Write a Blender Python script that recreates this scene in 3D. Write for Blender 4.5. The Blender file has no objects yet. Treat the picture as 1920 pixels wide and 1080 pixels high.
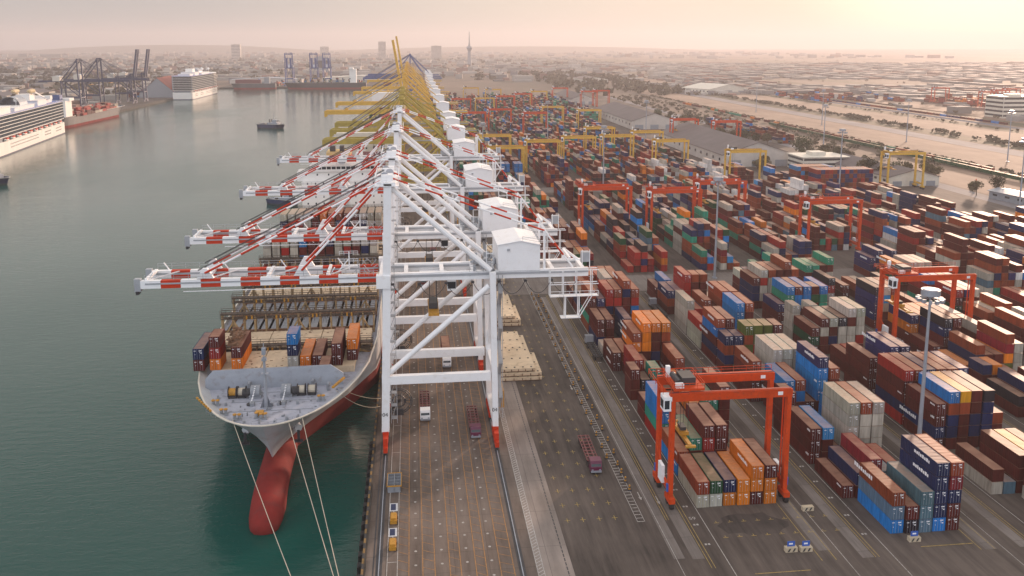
import bpy, bmesh, math, random
from mathutils import Vector, Matrix
R = math.radians
S = bpy.context.scene
C = S.collection

# ---------------------------------------------------------------- camera, world, sun
CH = 89.8
cam = bpy.data.objects.new('camera', bpy.data.cameras.new('camera'))
C.objects.link(cam); S.camera = cam
cam.data.sensor_width = 36; cam.data.lens = 1638.09/1920*36
cam.data.shift_y = -190/1920
cam.data.clip_start = 1; cam.data.clip_end = 60000
cam.location = (0, 0, CH)
cam.rotation_euler = (R(90-9.282), 0, R(-6.518))

SUN_AZ, SUN_EL = 38.0, 9.0
w = bpy.data.worlds.new('World'); S.world = w; w.use_nodes = True
nt = w.node_tree; nt.nodes.clear()
out = nt.nodes.new('ShaderNodeOutputWorld'); bg = nt.nodes.new('ShaderNodeBackground')
sky = nt.nodes.new('ShaderNodeTexSky'); sky.sky_type = 'NISHITA'; sky.sun_disc = False
sky.sun_elevation = R(SUN_EL); sky.sun_rotation = R(SUN_AZ)
sky.air_density = 1.6; sky.dust_density = 3.0; sky.ozone_density = 1.2; sky.altitude = 50
sd = Vector((math.sin(R(SUN_AZ))*math.cos(R(SUN_EL)), math.cos(R(SUN_AZ))*math.cos(R(SUN_EL)), math.sin(R(SUN_EL))))
bg.inputs[1].default_value = 0.1
# high thin overcast in front of the clear sky: pale towards the sun, lavender grey overhead and behind
wl_ = nt.links; wn = nt.nodes.new
gc = wn('ShaderNodeTexCoord'); sx = wn('ShaderNodeSeparateXYZ'); wl_.new(gc.outputs['Generated'], sx.inputs[0])
rz = wn('ShaderNodeMapRange'); rz.interpolation_type = 'SMOOTHSTEP'; rz.inputs['From Min'].default_value = .03; rz.inputs['From Max'].default_value = .2; wl_.new(sx.outputs[2], rz.inputs[0])
SKY_H, SKY_Z, SKY_G, SKY_G2 = (2.8,2.78,2.72), (5.2,4.9,4.7), (2.0,1.45,.8), (3.0,2.6,1.8)
m1 = wn('ShaderNodeMix'); m1.data_type = 'RGBA'; wl_.new(rz.outputs[0], m1.inputs[0]); m1.inputs[6].default_value = (*SKY_H,1); m1.inputs[7].default_value = (*SKY_Z,1)
dt = wn('ShaderNodeVectorMath'); dt.operation = 'DOT_PRODUCT'; wl_.new(gc.outputs['Generated'], dt.inputs[0]); dt.inputs[1].default_value = sd
def lobe(f0, col, prev):
    r = wn('ShaderNodeMapRange'); r.interpolation_type = 'SMOOTHERSTEP'; r.inputs['From Min'].default_value = f0; r.inputs['From Max'].default_value = 1; wl_.new(dt.outputs['Value'], r.inputs[0])
    s_ = wn('ShaderNodeVectorMath'); s_.operation = 'SCALE'; s_.inputs[0].default_value = col; wl_.new(r.outputs[0], s_.inputs['Scale'])
    d_ = wn('ShaderNodeVectorMath'); d_.operation = 'ADD'; wl_.new(prev, d_.inputs[0]); wl_.new(s_.outputs[0], d_.inputs[1]); return d_.outputs[0]
c_ = lobe(.55, SKY_G, m1.outputs[2]); c_ = lobe(.955, SKY_G2, c_)
bk = wn('ShaderNodeMapRange'); bk.interpolation_type = 'SMOOTHSTEP'; bk.inputs['From Min'].default_value = .1; bk.inputs['From Max'].default_value = -.9; wl_.new(dt.outputs['Value'], bk.inputs[0])
bs = wn('ShaderNodeVectorMath'); bs.operation = 'SCALE'; bs.inputs[0].default_value = (3.6,4.1,5.2); wl_.new(bk.outputs[0], bs.inputs['Scale'])   # bluish sky lobe added behind the camera to fill camera-facing fronts
ba = wn('ShaderNodeVectorMath'); ba.operation = 'ADD'; wl_.new(c_, ba.inputs[0]); wl_.new(bs.outputs[0], ba.inputs[1]); c_ = ba.outputs[0]
m2 = wn('ShaderNodeMix'); m2.data_type = 'RGBA'; m2.inputs[0].default_value = .96; wl_.new(sky.outputs[0], m2.inputs[6]); wl_.new(c_, m2.inputs[7])
nt.links.new(m2.outputs[2], bg.inputs[0]); nt.links.new(bg.outputs[0], out.inputs[0])
sl = bpy.data.lights.new('sun', 'SUN'); sl.energy = 3.0; sl.angle = R(3); sl.color = (1, .7, .52)
so = bpy.data.objects.new('sun', sl); C.objects.link(so)
so.rotation_euler = (-sd).to_track_quat('-Z', 'Y').to_euler()
S.view_settings.view_transform = 'Standard'; S.view_settings.look = 'None'
S.view_settings.exposure = 0.8; S.view_settings.gamma = 1
S.render.engine = 'CYCLES'
S.cycles.max_bounces = 5; S.cycles.diffuse_bounces = 2; S.cycles.glossy_bounces = 2
S.cycles.volume_bounces = 1; S.cycles.transparent_max_bounces = 6
S.cycles.use_denoising = True

# ---------------------------------------------------------------- helpers
rnd = random.Random(7)
class MB:
    def __init__(s): s.v = []; s.f = []; s.m = []; s.c = []; s.col = (1, 1, 1)
    def face(s, pts, m=0):
        n = len(s.v); s.v += [tuple(p) for p in pts]; s.f.append(tuple(range(n, n+len(pts)))); s.m.append(m); s.c.append(s.col)
    def poly(s, vs, fs, m=0):
        n = len(s.v); s.v += [tuple(p) for p in vs]
        for f in fs: s.f.append(tuple(n+i for i in f)); s.m.append(m); s.c.append(s.col)
        return s
    def box(s, x0, x1, y0, y1, z0, z1, m=0, top=None):
        v = [(x0,y0,z0),(x1,y0,z0),(x1,y1,z0),(x0,y1,z0),(x0,y0,z1),(x1,y0,z1),(x1,y1,z1),(x0,y1,z1)]
        s.poly(v, [(3,2,1,0),(0,1,5,4),(1,2,6,5),(2,3,7,6),(3,0,4,7)], m)
        s.poly(v[4:], [(0,1,2,3)], m if top is None else top); return s
    def obox(s, cx, cy, z0, z1, lx, ly, a=0, m=0, top=None):
        ca, sa = math.cos(a), math.sin(a)
        q = [(cx+x*ca-y*sa, cy+x*sa+y*ca) for x, y in ((-lx/2,-ly/2),(lx/2,-ly/2),(lx/2,ly/2),(-lx/2,ly/2))]
        v = [(x,y,z0) for x,y in q]+[(x,y,z1) for x,y in q]
        s.poly(v, [(3,2,1,0),(0,1,5,4),(1,2,6,5),(2,3,7,6),(3,0,4,7)], m); s.poly(v[4:], [(0,1,2,3)], m if top is None else top); return s
    def beam(s, a, b, w=.5, h=None, m=0):
        a, b = Vector(a), Vector(b); h = h or w; d = (b-a)
        if d.length < 1e-6: return s
        d.normalize(); up = Vector((0,0,1)) if abs(d.z) < .95 else Vector((0,1,0))
        x = d.cross(up).normalized(); u = x.cross(d)
        q = [(-w/2,-h/2),(w/2,-h/2),(w/2,h/2),(-w/2,h/2)]
        v = [a+x*i+u*j for i,j in q]+[b+x*i+u*j for i,j in q]
        return s.poly(v, [(0,1,2,3)[::-1],(4,5,6,7),(0,1,5,4)[::-1],(1,2,6,5)[::-1],(2,3,7,6)[::-1],(3,0,4,7)[::-1]][0:6], m)
    def tube(s, a, b, r=.3, n=8, m=0, r2=None, cap=True):
        a, b = Vector(a), Vector(b); d = (b-a).normalized(); r2 = r if r2 is None else r2
        up = Vector((0,0,1)) if abs(d.z) < .95 else Vector((0,1,0)); x = d.cross(up).normalized(); u = x.cross(d)
        A = [a+(x*math.cos(t)+u*math.sin(t))*r for t in [2*math.pi*i/n for i in range(n)]]
        B = [b+(x*math.cos(t)+u*math.sin(t))*r2 for t in [2*math.pi*i/n for i in range(n)]]
        f = [(i, n+i, n+(i+1)%n, (i+1)%n) for i in range(n)]
        if cap: f += [tuple(range(n)), tuple(range(2*n-1, n-1, -1))]
        return s.poly(A+B, f, m)
    def striped(s, a, b, w, h, seg, m=(0, 1), tube=False, off=0):
        a, b = Vector(a), Vector(b); L = (b-a).length; n = max(1, round(L/seg))
        for i in range(n):
            p, q = a.lerp(b, i/n), a.lerp(b, (i+1)/n)
            k = m[(i+off) % 2]
            s.tube(p, q, w/2, 6, k) if tube else s.beam(p, q, w, h, k)
        return s
    def rail(s, pts, h=1.1, r=.07, step=2.5, m=0):
        for a, b in zip(pts, pts[1:]):
            a, b = Vector(a), Vector(b); n = max(1, int((b-a).length/step))
            for z in (h, h*.5): s.beam(a+Vector((0,0,z)), b+Vector((0,0,z)), r, r, m)
            for i in range(n+1): p = a.lerp(b, i/n); s.beam(p, p+Vector((0,0,h)), r, r, m)
        return s
    def prism(s, poly, z0, z1, m=0, top=None):
        n = len(poly); v = [(x,y,z0) for x,y in poly]+[(x,y,z1) for x,y in poly]
        s.poly(v, [(i,(i+1)%n,n+(i+1)%n,n+i) for i in range(n)], m)
        s.poly(v[n:], [tuple(range(n))], m if top is None else top); return s
    def gable(s, cx, cy, lx, ly, h, rh, a=0, m=0, rm=1, ov=.8):
        # ridge along local y
        ca, sa = math.cos(a), math.sin(a)
        T = lambda x,y,z: (cx+x*ca-y*sa, cy+x*sa+y*ca, z)
        X, Y = lx/2, ly/2
        s.poly([T(-X,-Y,0),T(X,-Y,0),T(X,Y,0),T(-X,Y,0),T(-X,-Y,h),T(X,-Y,h),T(X,Y,h),T(-X,Y,h),T(0,-Y,h+rh),T(0,Y,h+rh)],
               [(0,1,5,8,4),(1,2,6,5),(2,3,7,9,6),(3,0,4,7)], m)
        X += ov; Y += ov; e = rh/(lx/2)*ov; h -= e; rh += e
        v = [T(-X,-Y,h),T(0,-Y,h+rh),T(X,-Y,h),T(X,Y,h),T(0,Y,h+rh),T(-X,Y,h)]
        v += [(x,y,z+.3) for x,y,z in v]
        s.poly(v, [(6,7,10,11),(7,8,9,10),(0,6,11,5),(2,3,9,8),(0,1,7,6),(1,2,8,7),(5,11,10,4),(4,10,9,3),(1,0,5,4),(2,1,4,3)], rm); return s
    def mesh(s, name, colors=False):
        me = bpy.data.meshes.new(name); me.from_pydata(s.v, [], s.f); me.polygons.foreach_set('material_index', s.m)
        if colors:
            at = me.color_attributes.new('Col', 'FLOAT_COLOR', 'CORNER'); buf = []
            for f, c in zip(s.f, s.c): buf += (list(c)+[1])*len(f)
            at.data.foreach_set('color', buf)
        me.update(); return me
    def build(s, name, mats, parent=None, colors=False, smooth=False):
        me = s.mesh(name, colors)
        for m in (mats if isinstance(mats, (list, tuple)) else [mats]): me.materials.append(m)
        if smooth: me.polygons.foreach_set('use_smooth', [True]*len(me.polygons))
        o = bpy.data.objects.new(name, me); C.objects.link(o)
        if parent: o.parent = parent
        return o
def text(body, loc, size, m, name='painted_number', rot=(0,0,0)):
    cu = bpy.data.curves.new(name, 'FONT'); cu.body = body; cu.size = size; t = bpy.data.objects.new(name, cu); C.objects.link(t)
    me = bpy.data.meshes.new_from_object(t); bpy.data.objects.remove(t); me.materials.clear(); me.materials.append(m); o = bpy.data.objects.new(name, me); C.objects.link(o); o.location = loc; o.rotation_euler = rot; return o
def tag(o, label=None, cat=None, group=None, kind=None):
    if label: o['label'] = label
    if cat: o['category'] = cat
    if group: o['group'] = group
    if kind: o['kind'] = kind
    return o
def thing(name, label, cat, loc=(0,0,0), rz=0, group=None):
    o = bpy.data.objects.new(name, None); C.objects.link(o); o.location = loc; o.rotation_euler = (0,0,rz)
    o.empty_display_size = .5
    return tag(o, label, cat, group)
KIDS = {}
def kids(o): return [c for c in C.objects if c.parent == o]
def dup(root, loc, rz=None, label=None, group=None, color=None):
    if root not in KIDS: KIDS[root] = [(c, kids(c)) for c in kids(root)]
    r = root.copy(); C.objects.link(r); r.location = loc
    if rz is not None: r.rotation_euler = (0,0,rz)
    if label: r['label'] = label
    if group: r['group'] = group
    if color: r.color = color
    for ch, gs in KIDS[root]:
        c = ch.copy(); C.objects.link(c); c.parent = r
        if color: c.color = color
        for g in gs:
            d = g.copy(); C.objects.link(d); d.parent = c
    return r
ORD = ['nearest','second','third','fourth','fifth','sixth','seventh','eighth','ninth','tenth','eleventh','twelfth','thirteenth','fourteenth','fifteenth','sixteenth']

# ---------------------------------------------------------------- materials
def mat(name, col, rough=.6, var=.25, scale=.6, metal=0, wear=None, spec=.5, stretch=(1,1,1), bump=0):
    m = bpy.data.materials.new(name); m.use_nodes = True; n = m.node_tree; N = n.nodes; L = n.links
    b = N['Principled BSDF']; b.inputs['Roughness'].default_value = rough; b.inputs['Metallic'].default_value = metal
    b.inputs['Specular IOR Level'].default_value = spec
    tc = N.new('ShaderNodeTexCoord'); mp = N.new('ShaderNodeMapping'); mp.inputs['Scale'].default_value = stretch
    L.new(tc.outputs['Object'], mp.inputs['Vector'])
    no = N.new('ShaderNodeTexNoise'); no.inputs['Scale'].default_value = scale; no.inputs['Detail'].default_value = 6; no.inputs['Roughness'].default_value = .65
    L.new(mp.outputs[0], no.inputs['Vector'])
    mr = N.new('ShaderNodeMapRange'); mr.inputs['From Min'].default_value = .3; mr.inputs['From Max'].default_value = .7
    mr.inputs['To Min'].default_value = 1-var; mr.inputs['To Max'].default_value = 1+var; L.new(no.outputs['Fac'], mr.inputs[0])
    mx = N.new('ShaderNodeVectorMath'); mx.operation = 'SCALE'; mx.inputs[0].default_value = col; L.new(mr.outputs[0], mx.inputs['Scale'])
    src = mx.outputs[0]
    if wear:
        n2 = N.new('ShaderNodeTexNoise'); n2.inputs['Scale'].default_value = scale*2.7; n2.inputs['Detail'].default_value = 8; L.new(mp.outputs[0], n2.inputs['Vector'])
        r2 = N.new('ShaderNodeMapRange'); r2.inputs['From Min'].default_value = .56; r2.inputs['From Max'].default_value = .7; r2.inputs['To Max'].default_value = wear[3] if len(wear) > 3 else .7
        L.new(n2.outputs['Fac'], r2.inputs[0])
        mm = N.new('ShaderNodeMix'); mm.data_type = 'RGBA'; L.new(r2.outputs[0], mm.inputs[0]); L.new(src, mm.inputs[6]); mm.inputs[7].default_value = (*wear[:3], 1); src = mm.outputs[2]
    L.new(src, b.inputs['Base Color'])
    if bump:
        bp = N.new('ShaderNodeBump'); bp.inputs['Distance'].default_value = bump; L.new(no.outputs['Fac'], bp.inputs['Height']); L.new(bp.outputs[0], b.inputs['Normal'])
    return m
M = dict(
 white=mat('white_paint', (.82,.83,.85), .45, .04, .3, wear=(.5,.4,.3,.16)),
 cream=mat('cream_paint', (.62,.58,.5), .5, .1, .3),
 red=mat('red_paint', (.5,.035,.008), .55, .15, spec=.2),
 rtg=mat('orange_red_paint', (.54,.052,.004), .6, .18, .5, spec=.2, wear=(.22,.05,.03,.5)),
 yellow=mat('yellow_paint', (.62,.36,.035), .5, .15, .4, wear=(.3,.16,.04,.5)),
 olive=mat('dull_yellow_paint', (.36,.27,.04), .55, .2, .4, wear=(.2,.14,.05,.5)),
 blue=mat('blue_paint', (.03,.07,.22), .5, .15),
 dkblue=mat('dark_navy_paint', (.02,.03,.08), .5, .15),
 grey=mat('grey_paint', (.24,.26,.29), .55, .12),
 steel=mat('galvanised_steel', (.32,.35,.4), .4, .12, metal=.3),
 dark=mat('dark_steel', (.035,.035,.04), .6, .3),
 black=mat('black_rubber', (.015,.015,.016), .8, .2),
 glass=mat('dark_glass', (.02,.03,.04), .08, .1),
 rust=mat('rusty_steel', (.17,.085,.045), .8, .5, .5, wear=(.3,.2,.13,.7)),
 bridge=mat('grimy_walkway_steel', (.07,.055,.045), .8, .4, .8, wear=(.2,.11,.06,.7)), post=mat('weathered_post', (.33,.23,.11), .8, .3, .6, wear=(.2,.09,.04,.8)),
 cover=mat('pale_hatch_cover', (.62,.49,.34), .8, .14, .25, wear=(.3,.2,.12,.5)),
 roofg=mat('grey_roof', (.11,.09,.092), .7, .2, .08),
 roofr=mat('red_roof', (.32,.07,.05), .7, .2, .08),
 wall=mat('pale_wall', (.5,.46,.42), .8, .15, .1),
 hullg=mat('grey_hull_paint', (.5,.52,.54), .4, .12, .12, wear=(.3,.22,.17,.3), stretch=(1,1,.3)),
 hullr=mat('red_hull_paint', (.2,.02,.017), .85, .2, .15, wear=(.12,.03,.03,.5), spec=.2),
 brk=mat('breakwater_grey', (.27,.3,.35), .5, .1, .3, wear=(.18,.15,.13,.4)),
 hulld=mat('dark_grey_hull', (.07,.07,.08), .6, .2, .15, wear=(.15,.06,.05,.4)),
 hullb=mat('black_hull_paint', (.02,.022,.03), .5, .2, .15),
 hullw=mat('white_hull_paint', (.82,.8,.77), .4, .06, .1),
 deck=mat('grey_deck_paint', (.36,.38,.45), .6, .15, .3, wear=(.12,.12,.14,.6)),
 rope=mat('mooring_rope', (.5,.45,.36), .8, .1),
 magenta=mat('magenta_paint', (.11,.008,.045), .4, .1),
 maroon=mat('maroon_paint', (.14,.03,.035), .5, .15),
 tyel=mat('traffic_yellow', (.45,.22,.02), .5, .25, 2),
 sign=mat('sign_blue', (.02,.1,.45), .5, .1),
 conc=mat('concrete_block', (.5,.42,.3), .85, .15, 1),
)
def crown_mat(name, col):
    m = mat(name, col, .8, .55, .5, spec=.2); return m
LEAF = crown_mat('tree_leaves', (.055,.062,.03)); LEAF2 = crown_mat('dry_tree_leaves', (.095,.08,.04))
BARK = mat('tree_bark', (.1,.07,.05), .9)

def container_mat(name, attr):
    m = bpy.data.materials.new(name); m.use_nodes = True; n = m.node_tree; N = n.nodes; L = n.links; b = N['Principled BSDF']
    b.inputs['Roughness'].default_value = .6; b.inputs['Specular IOR Level'].default_value = .2
    if attr: c = N.new('ShaderNodeVertexColor'); c.layer_name = 'Col'; src = c.outputs[0]
    else: c = N.new('ShaderNodeObjectInfo'); src = c.outputs['Color']
    tc = N.new('ShaderNodeTexCoord'); ge = N.new('ShaderNodeNewGeometry')
    # broad fade, vertical rain streaks
    mp = N.new('ShaderNodeMapping'); mp.inputs['Scale'].default_value = (1,1,.12); L.new(ge.outputs['Position'], mp.inputs[0])
    no = N.new('ShaderNodeTexNoise'); no.inputs['Scale'].default_value = 1.6; no.inputs['Detail'].default_value = 6; L.new(mp.outputs[0], no.inputs[0])
    mr = N.new('ShaderNodeMapRange'); mr.inputs['From Min'].default_value = .3; mr.inputs['From Max'].default_value = .7; mr.inputs['To Min'].default_value = .72; mr.inputs['To Max'].default_value = 1.25; L.new(no.outputs[0], mr.inputs[0])
    sc = N.new('ShaderNodeVectorMath'); sc.operation = 'SCALE'; L.new(src, sc.inputs[0]); L.new(mr.outputs[0], sc.inputs['Scale'])
    n2 = N.new('ShaderNodeTexNoise'); n2.inputs['Scale'].default_value = .55; n2.inputs['Detail'].default_value = 9; n2.inputs['Roughness'].default_value = .75; L.new(ge.outputs['Position'], n2.inputs[0])
    r2 = N.new('ShaderNodeMapRange'); r2.inputs['From Min'].default_value = .55; r2.inputs['From Max'].default_value = .75; r2.inputs['To Max'].default_value = .18; L.new(n2.outputs[0], r2.inputs[0])
    mm = N.new('ShaderNodeMix'); mm.data_type = 'RGBA'; L.new(r2.outputs[0], mm.inputs[0]); L.new(sc.outputs[0], mm.inputs[6]); mm.inputs[7].default_value = (.09,.035,.02,1)
    if name.endswith('roof'):
        m3 = N.new('ShaderNodeMix'); m3.data_type = 'RGBA'; r3 = N.new('ShaderNodeMapRange'); r3.inputs['From Min'].default_value = .35; r3.inputs['From Max'].default_value = .65; r3.inputs['To Min'].default_value = .3; r3.inputs['To Max'].default_value = .55
        n4 = N.new('ShaderNodeTexNoise'); n4.inputs['Scale'].default_value = .35; n4.inputs['Detail'].default_value = 7; L.new(ge.outputs['Position'], n4.inputs[0]); L.new(n4.outputs[0], r3.inputs[0])
        L.new(r3.outputs[0], m3.inputs[0]); L.new(mm.outputs[2], m3.inputs[6]); m3.inputs[7].default_value = (.5,.3,.2,1); fin = m3.outputs[2]
        b.inputs['Roughness'].default_value = .55
    else: fin = mm.outputs[2]
    L.new(fin, b.inputs['Base Color'])
    wv = N.new('ShaderNodeTexWave'); wv.wave_type = 'BANDS'; wv.bands_direction = 'Y'; wv.inputs['Scale'].default_value = 3.6/ (2*math.pi) * 1.0
    L.new(ge.outputs['Position'], wv.inputs[0])
    bp = N.new('ShaderNodeBump'); bp.inputs['Distance'].default_value = .035; bp.inputs['Strength'].default_value = .8; L.new(wv.outputs[1], bp.inputs['Height']); L.new(bp.outputs[0], b.inputs['Normal'])
    return m
CB, CR = container_mat('container_paint', 0), container_mat('container_roof', 0)
CBS, CRS = container_mat('container_mass_paint', 1), container_mat('container_mass_roof', 1)
COL = dict(m=(.082,.009,.007), r=(.26,.012,.008), b=(.004,.15,.42), n=(.004,.013,.065), w=(.36,.33,.28), g=(.008,.06,.025), t=(.01,.2,.13), o=(.58,.15,.004),
           y=(.6,.28,.01), s=(.07,.14,.19), p=(.21,.036,.011), v=(.07,.09,.015), u=(.016,.016,.08), c=(.17,.006,.014), k=(.016,.013,.02), l=(.02,.19,.42), f=(.55,.54,.53))
CNAME = dict(m='maroon', r='red', b='bright blue', n='navy', w='off-white', g='dark green', t='teal', o='orange', y='yellow', s='steel grey', p='rust brown', v='olive', u='purple-blue', c='crimson', k='near-black', l='light blue', f='clean white')
W, HC = 2.44, 2.62
PITCH = 2.72

def container_meshes(L):
    body = MB(); H = HC
    # corrugated long sides
    for sx in (0, W):
        nseg = int(L/ .56); d = .05 if sx == 0 else -.05
        for i in range(nseg):
            y0, y1 = .12+(L-.24)*i/nseg, .12+(L-.24)*(i+1)/nseg; ym = (y0+y1)/2
            a, bb = sx+ (0 if sx == 0 else 0), sx+d
            for (ya, yb, xa, xb) in ((y0, y0+(y1-y0)*.4, a, a), (y0+(y1-y0)*.4, ym, a, bb), (ym, y0+(y1-y0)*.9, bb, bb), (y0+(y1-y0)*.9, y1, bb, a)):
                q = [(xa,ya,.14),(xb,yb,.14),(xb,yb,H-.1),(xa,ya,H-.1)]
                body.face(q if sx else q[::-1], 0)
    e = .07
    for x in (-.01, W-.11):                      # frame
        for y in (0, L-.12): body.box(x, x+.12, y, y+.12, 0, H, 0)
        body.box(x, x+.12, .12, L-.12, 0, .15, 0); body.box(x, x+.12, .12, L-.12, H-.11, H-.012, 0)
    for y in (.004, L-.104):
        body.box(.11, W-.11, y, y+.1, 0, .15, 0); body.box(.11, W-.11, y, y+.1, H-.13, H-.012, 0)
    body.face([(.05,.05,H-.03),(W-.05,.05,H-.03),(W-.05,L-.05,H-.03),(.05,L-.05,H-.03)], 1)
    n = int(L/1.2)
    for i in range(n): y = .3+(L-.6)*i/(n-1); body.box(.1, W-.1, y, y+.12, H-.03, H-.008, 1)
    body.face([(W-.1,L-.05,.1),(.1,L-.05,.1),(.1,L-.05,H-.1),(W-.1,L-.05,H-.1)], 0)
    body.face([(.1,.09,.1),(W-.1,.09,.1),(W-.1,.09,H-.1),(.1,.09,H-.1)], 0)
    me = body.mesh('container'); me.materials.append(CB); me.materials.append(CR)
    ds = []
    for k in (0, 1):
        x0 = .13+k*(W/2-.12); x1 = x0+W/2-.14
        d = MB(); d.box(x0, x1, .03, .08, .16, H-.14, 0)
        for i in range(4): zz = .25+i*.56; d.box(x0+.12, x1-.12, .012, .03, zz, zz+.06, 0)
        dm = d.mesh('door'); dm.materials.append(CB)
        rr = MB()
        for fx in (.24, .74): x = x0+(x1-x0)*fx; rr.box(x, x+.035, -.02, .012, .1, H-.05, 0)
        rm = rr.mesh('lock_rod'); rm.materials.append(M['steel'])
        lb = MB(); lr = random.Random(k)
        if k: lb.box(x0+.14, x0+.75, .0, .011, 2.05, 2.25, 0); lb.box(x0+.5, x0+.8, .0, .011, 1.5, 1.72, 0); lb.box(x0+.22, x0+.45, 0, .011, 1.75, 1.86, 0)
        else: lb.box(x0+.12, x0+.55, 0, .011, 2.06, 2.2, 0); lb.box(x0+.3, x0+.42, 0, .011, 1.2, 1.34, 0)
        lm = lb.mesh('marking'); lm.materials.append(M['white'])
        ds.append((dm, rm, lm))
    return me, ds
CM = {40: container_meshes(12.19), 20: container_meshes(6.06)}
SM = []
for k in range(4):
    b = MB(); q = random.Random(40+k); y0 = (.7, 7.4, .5, 2.5)[k]; n = (5, 9, 3, 8)[k]; hh = (.35, .8, .5, .7)[k]; z = (1.9, 1.2, 1.7, 1.3)[k]; y = y0
    for i in range(n): wd = q.uniform(.5,.9)*hh; b.box(-.03,-.015,y,y+wd,z,z+hh*q.choice((1,1,.8))); y += wd+.16*hh+.05
    me = b.mesh('side_lettering'); me.materials.append(M['white']); SM.append(me)
def put_container(x, y, z, L, c, label, group):
    me, ds = CM[L]
    o = bpy.data.objects.new('shipping_container', me); C.objects.link(o); o.location = (x, y, z)
    j = rnd.uniform(.8, 1.2); rgb = COL[c]; col = tuple(min(.85, v*j*rnd.uniform(.93,1.07)) for v in rgb)+(1,); o.color = col
    tag(o, label, 'container', group)
    if L == 40 and c not in 'wsfyv' and rnd.random() < .38:
        g_ = bpy.data.objects.new('side_lettering', rnd.choice(SM)); C.objects.link(g_); g_.parent = o
    for dm, rm, lm in ds:
        d = bpy.data.objects.new('door', dm); C.objects.link(d); d.parent = o; d.color = col
        r_ = bpy.data.objects.new('lock_rods', rm); C.objects.link(r_); r_.parent = d
        r_ = bpy.data.objects.new('painted_marks', lm); C.objects.link(r_); r_.parent = d
    return o
MASS = MB()
def mass_container(x, y, z, L, c, j=None, b=None):
    b = b or MASS; j = rnd.uniform(.75, 1.25) if j is None else j
    b.col = tuple(min(.85, v*j) for v in COL[c]); l = 12.19 if L == 40 else 6.06
    b.box(x, x+W, y, y+l, z, z+HC-.02, 0, 1)

# ---------------------------------------------------------------- ground, water
def strip_mat(name, c1, c2, s1=.02, s2=.5, rough=.85, stretch=(1,.12,1), grid=None, c3=None):
    m = bpy.data.materials.new(name); m.use_nodes = True; n = m.node_tree; N = n.nodes; L = n.links; b = N['Principled BSDF']
    b.inputs['Roughness'].default_value = rough; b.inputs['Specular IOR Level'].default_value = .35
    ge = N.new('ShaderNodeNewGeometry'); mp = N.new('ShaderNodeMapping'); mp.inputs['Scale'].default_value = stretch; L.new(ge.outputs['Position'], mp.inputs[0])
    a = N.new('ShaderNodeTexNoise'); a.inputs['Scale'].default_value = s1; a.inputs['Detail'].default_value = 7; a.inputs['Roughness'].default_value = .6; L.new(ge.outputs['Position'], a.inputs[0])
    d = N.new('ShaderNodeTexNoise'); d.inputs['Scale'].default_value = s2; d.inputs['Detail'].default_value = 8; d.inputs['Roughness'].default_value = .7; L.new(mp.outputs[0], d.inputs[0])
    ad = N.new('ShaderNodeMath'); ad.operation = 'ADD'; L.new(a.outputs[0], ad.inputs[0]); L.new(d.outputs[0], ad.inputs[1])
    mr = N.new('ShaderNodeMapRange'); mr.inputs['From Min'].default_value = .78; mr.inputs['From Max'].default_value = 1.22; L.new(ad.outputs[0], mr.inputs[0])
    mx = N.new('ShaderNodeMix'); mx.data_type = 'RGBA'; L.new(mr.outputs[0], mx.inputs[0]); mx.inputs[6].default_value = (*c1,1); mx.inputs[7].default_value = (*c2,1); src = mx.outputs[2]
    if c3:
        e = N.new('ShaderNodeTexNoise'); e.inputs['Scale'].default_value = s1*.45; e.inputs['Detail'].default_value = 5; L.new(mp.outputs[0], e.inputs[0])
        r3 = N.new('ShaderNodeMapRange'); r3.inputs['From Min'].default_value = .5; r3.inputs['From Max'].default_value = .58; L.new(e.outputs[0], r3.inputs[0])
        m3 = N.new('ShaderNodeMix'); m3.data_type = 'RGBA'; L.new(r3.outputs[0], m3.inputs[0]); L.new(src, m3.inputs[6]); m3.inputs[7].default_value = (*c3,1); src = m3.outputs[2]
    if grid:
        br = N.new('ShaderNodeTexBrick'); br.offset = 0; br.inputs['Scale'].default_value = 1; br.inputs['Brick Width'].default_value = grid[0]; br.inputs['Row Height'].default_value = grid[1]
        br.inputs['Mortar Size'].default_value = .06; br.inputs['Color1'].default_value = (.9,.9,.9,1); br.inputs['Color2'].default_value = (1.08,1.08,1.08,1); br.inputs['Mortar'].default_value = (.55,.55,.55,1)
        L.new(ge.outputs['Position'], br.inputs[0]); m4 = N.new('ShaderNodeMix'); m4.data_type = 'RGBA'; m4.blend_type = 'MULTIPLY'; m4.inputs[0].default_value = .8
        L.new(src, m4.inputs[6]); L.new(br.outputs[0], m4.inputs[7]); src = m4.outputs[2]
    L.new(src, b.inputs['Base Color'])
    return m
G_TERR = strip_mat('dry_ground', (.1,.075,.06), (.19,.135,.1), .004, .02, c3=(.085,.07,.052), stretch=(1,.3,1))
G_ASPH = strip_mat('yard_asphalt', (.042,.034,.03), (.125,.1,.086), .035, .6, stretch=(1,.07,1))
G_APR = strip_mat('apron_concrete', (.085,.065,.054), (.18,.142,.12), .05, .5, grid=(6,6))
G_CONC = strip_mat('light_concrete', (.1,.085,.078), (.2,.175,.16), .05, .9, stretch=(1,.08,1), grid=(50,8))
G_SAND = strip_mat('pale_sand', (.17,.115,.085), (.3,.21,.155), .01, .06, stretch=(1,.3,1))
G_ROAD = strip_mat('worn_road', (.13,.125,.14), (.22,.21,.22), .02, .2)
G_SCRUB = strip_mat('scrub', (.06,.06,.035), (.14,.11,.07), .02, .1, stretch=(1,.4,1))
G_WALL = strip_mat('quay_wall_concrete', (.03,.03,.03), (.09,.08,.07), .3, 1.2, stretch=(1,.3,3))
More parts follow.
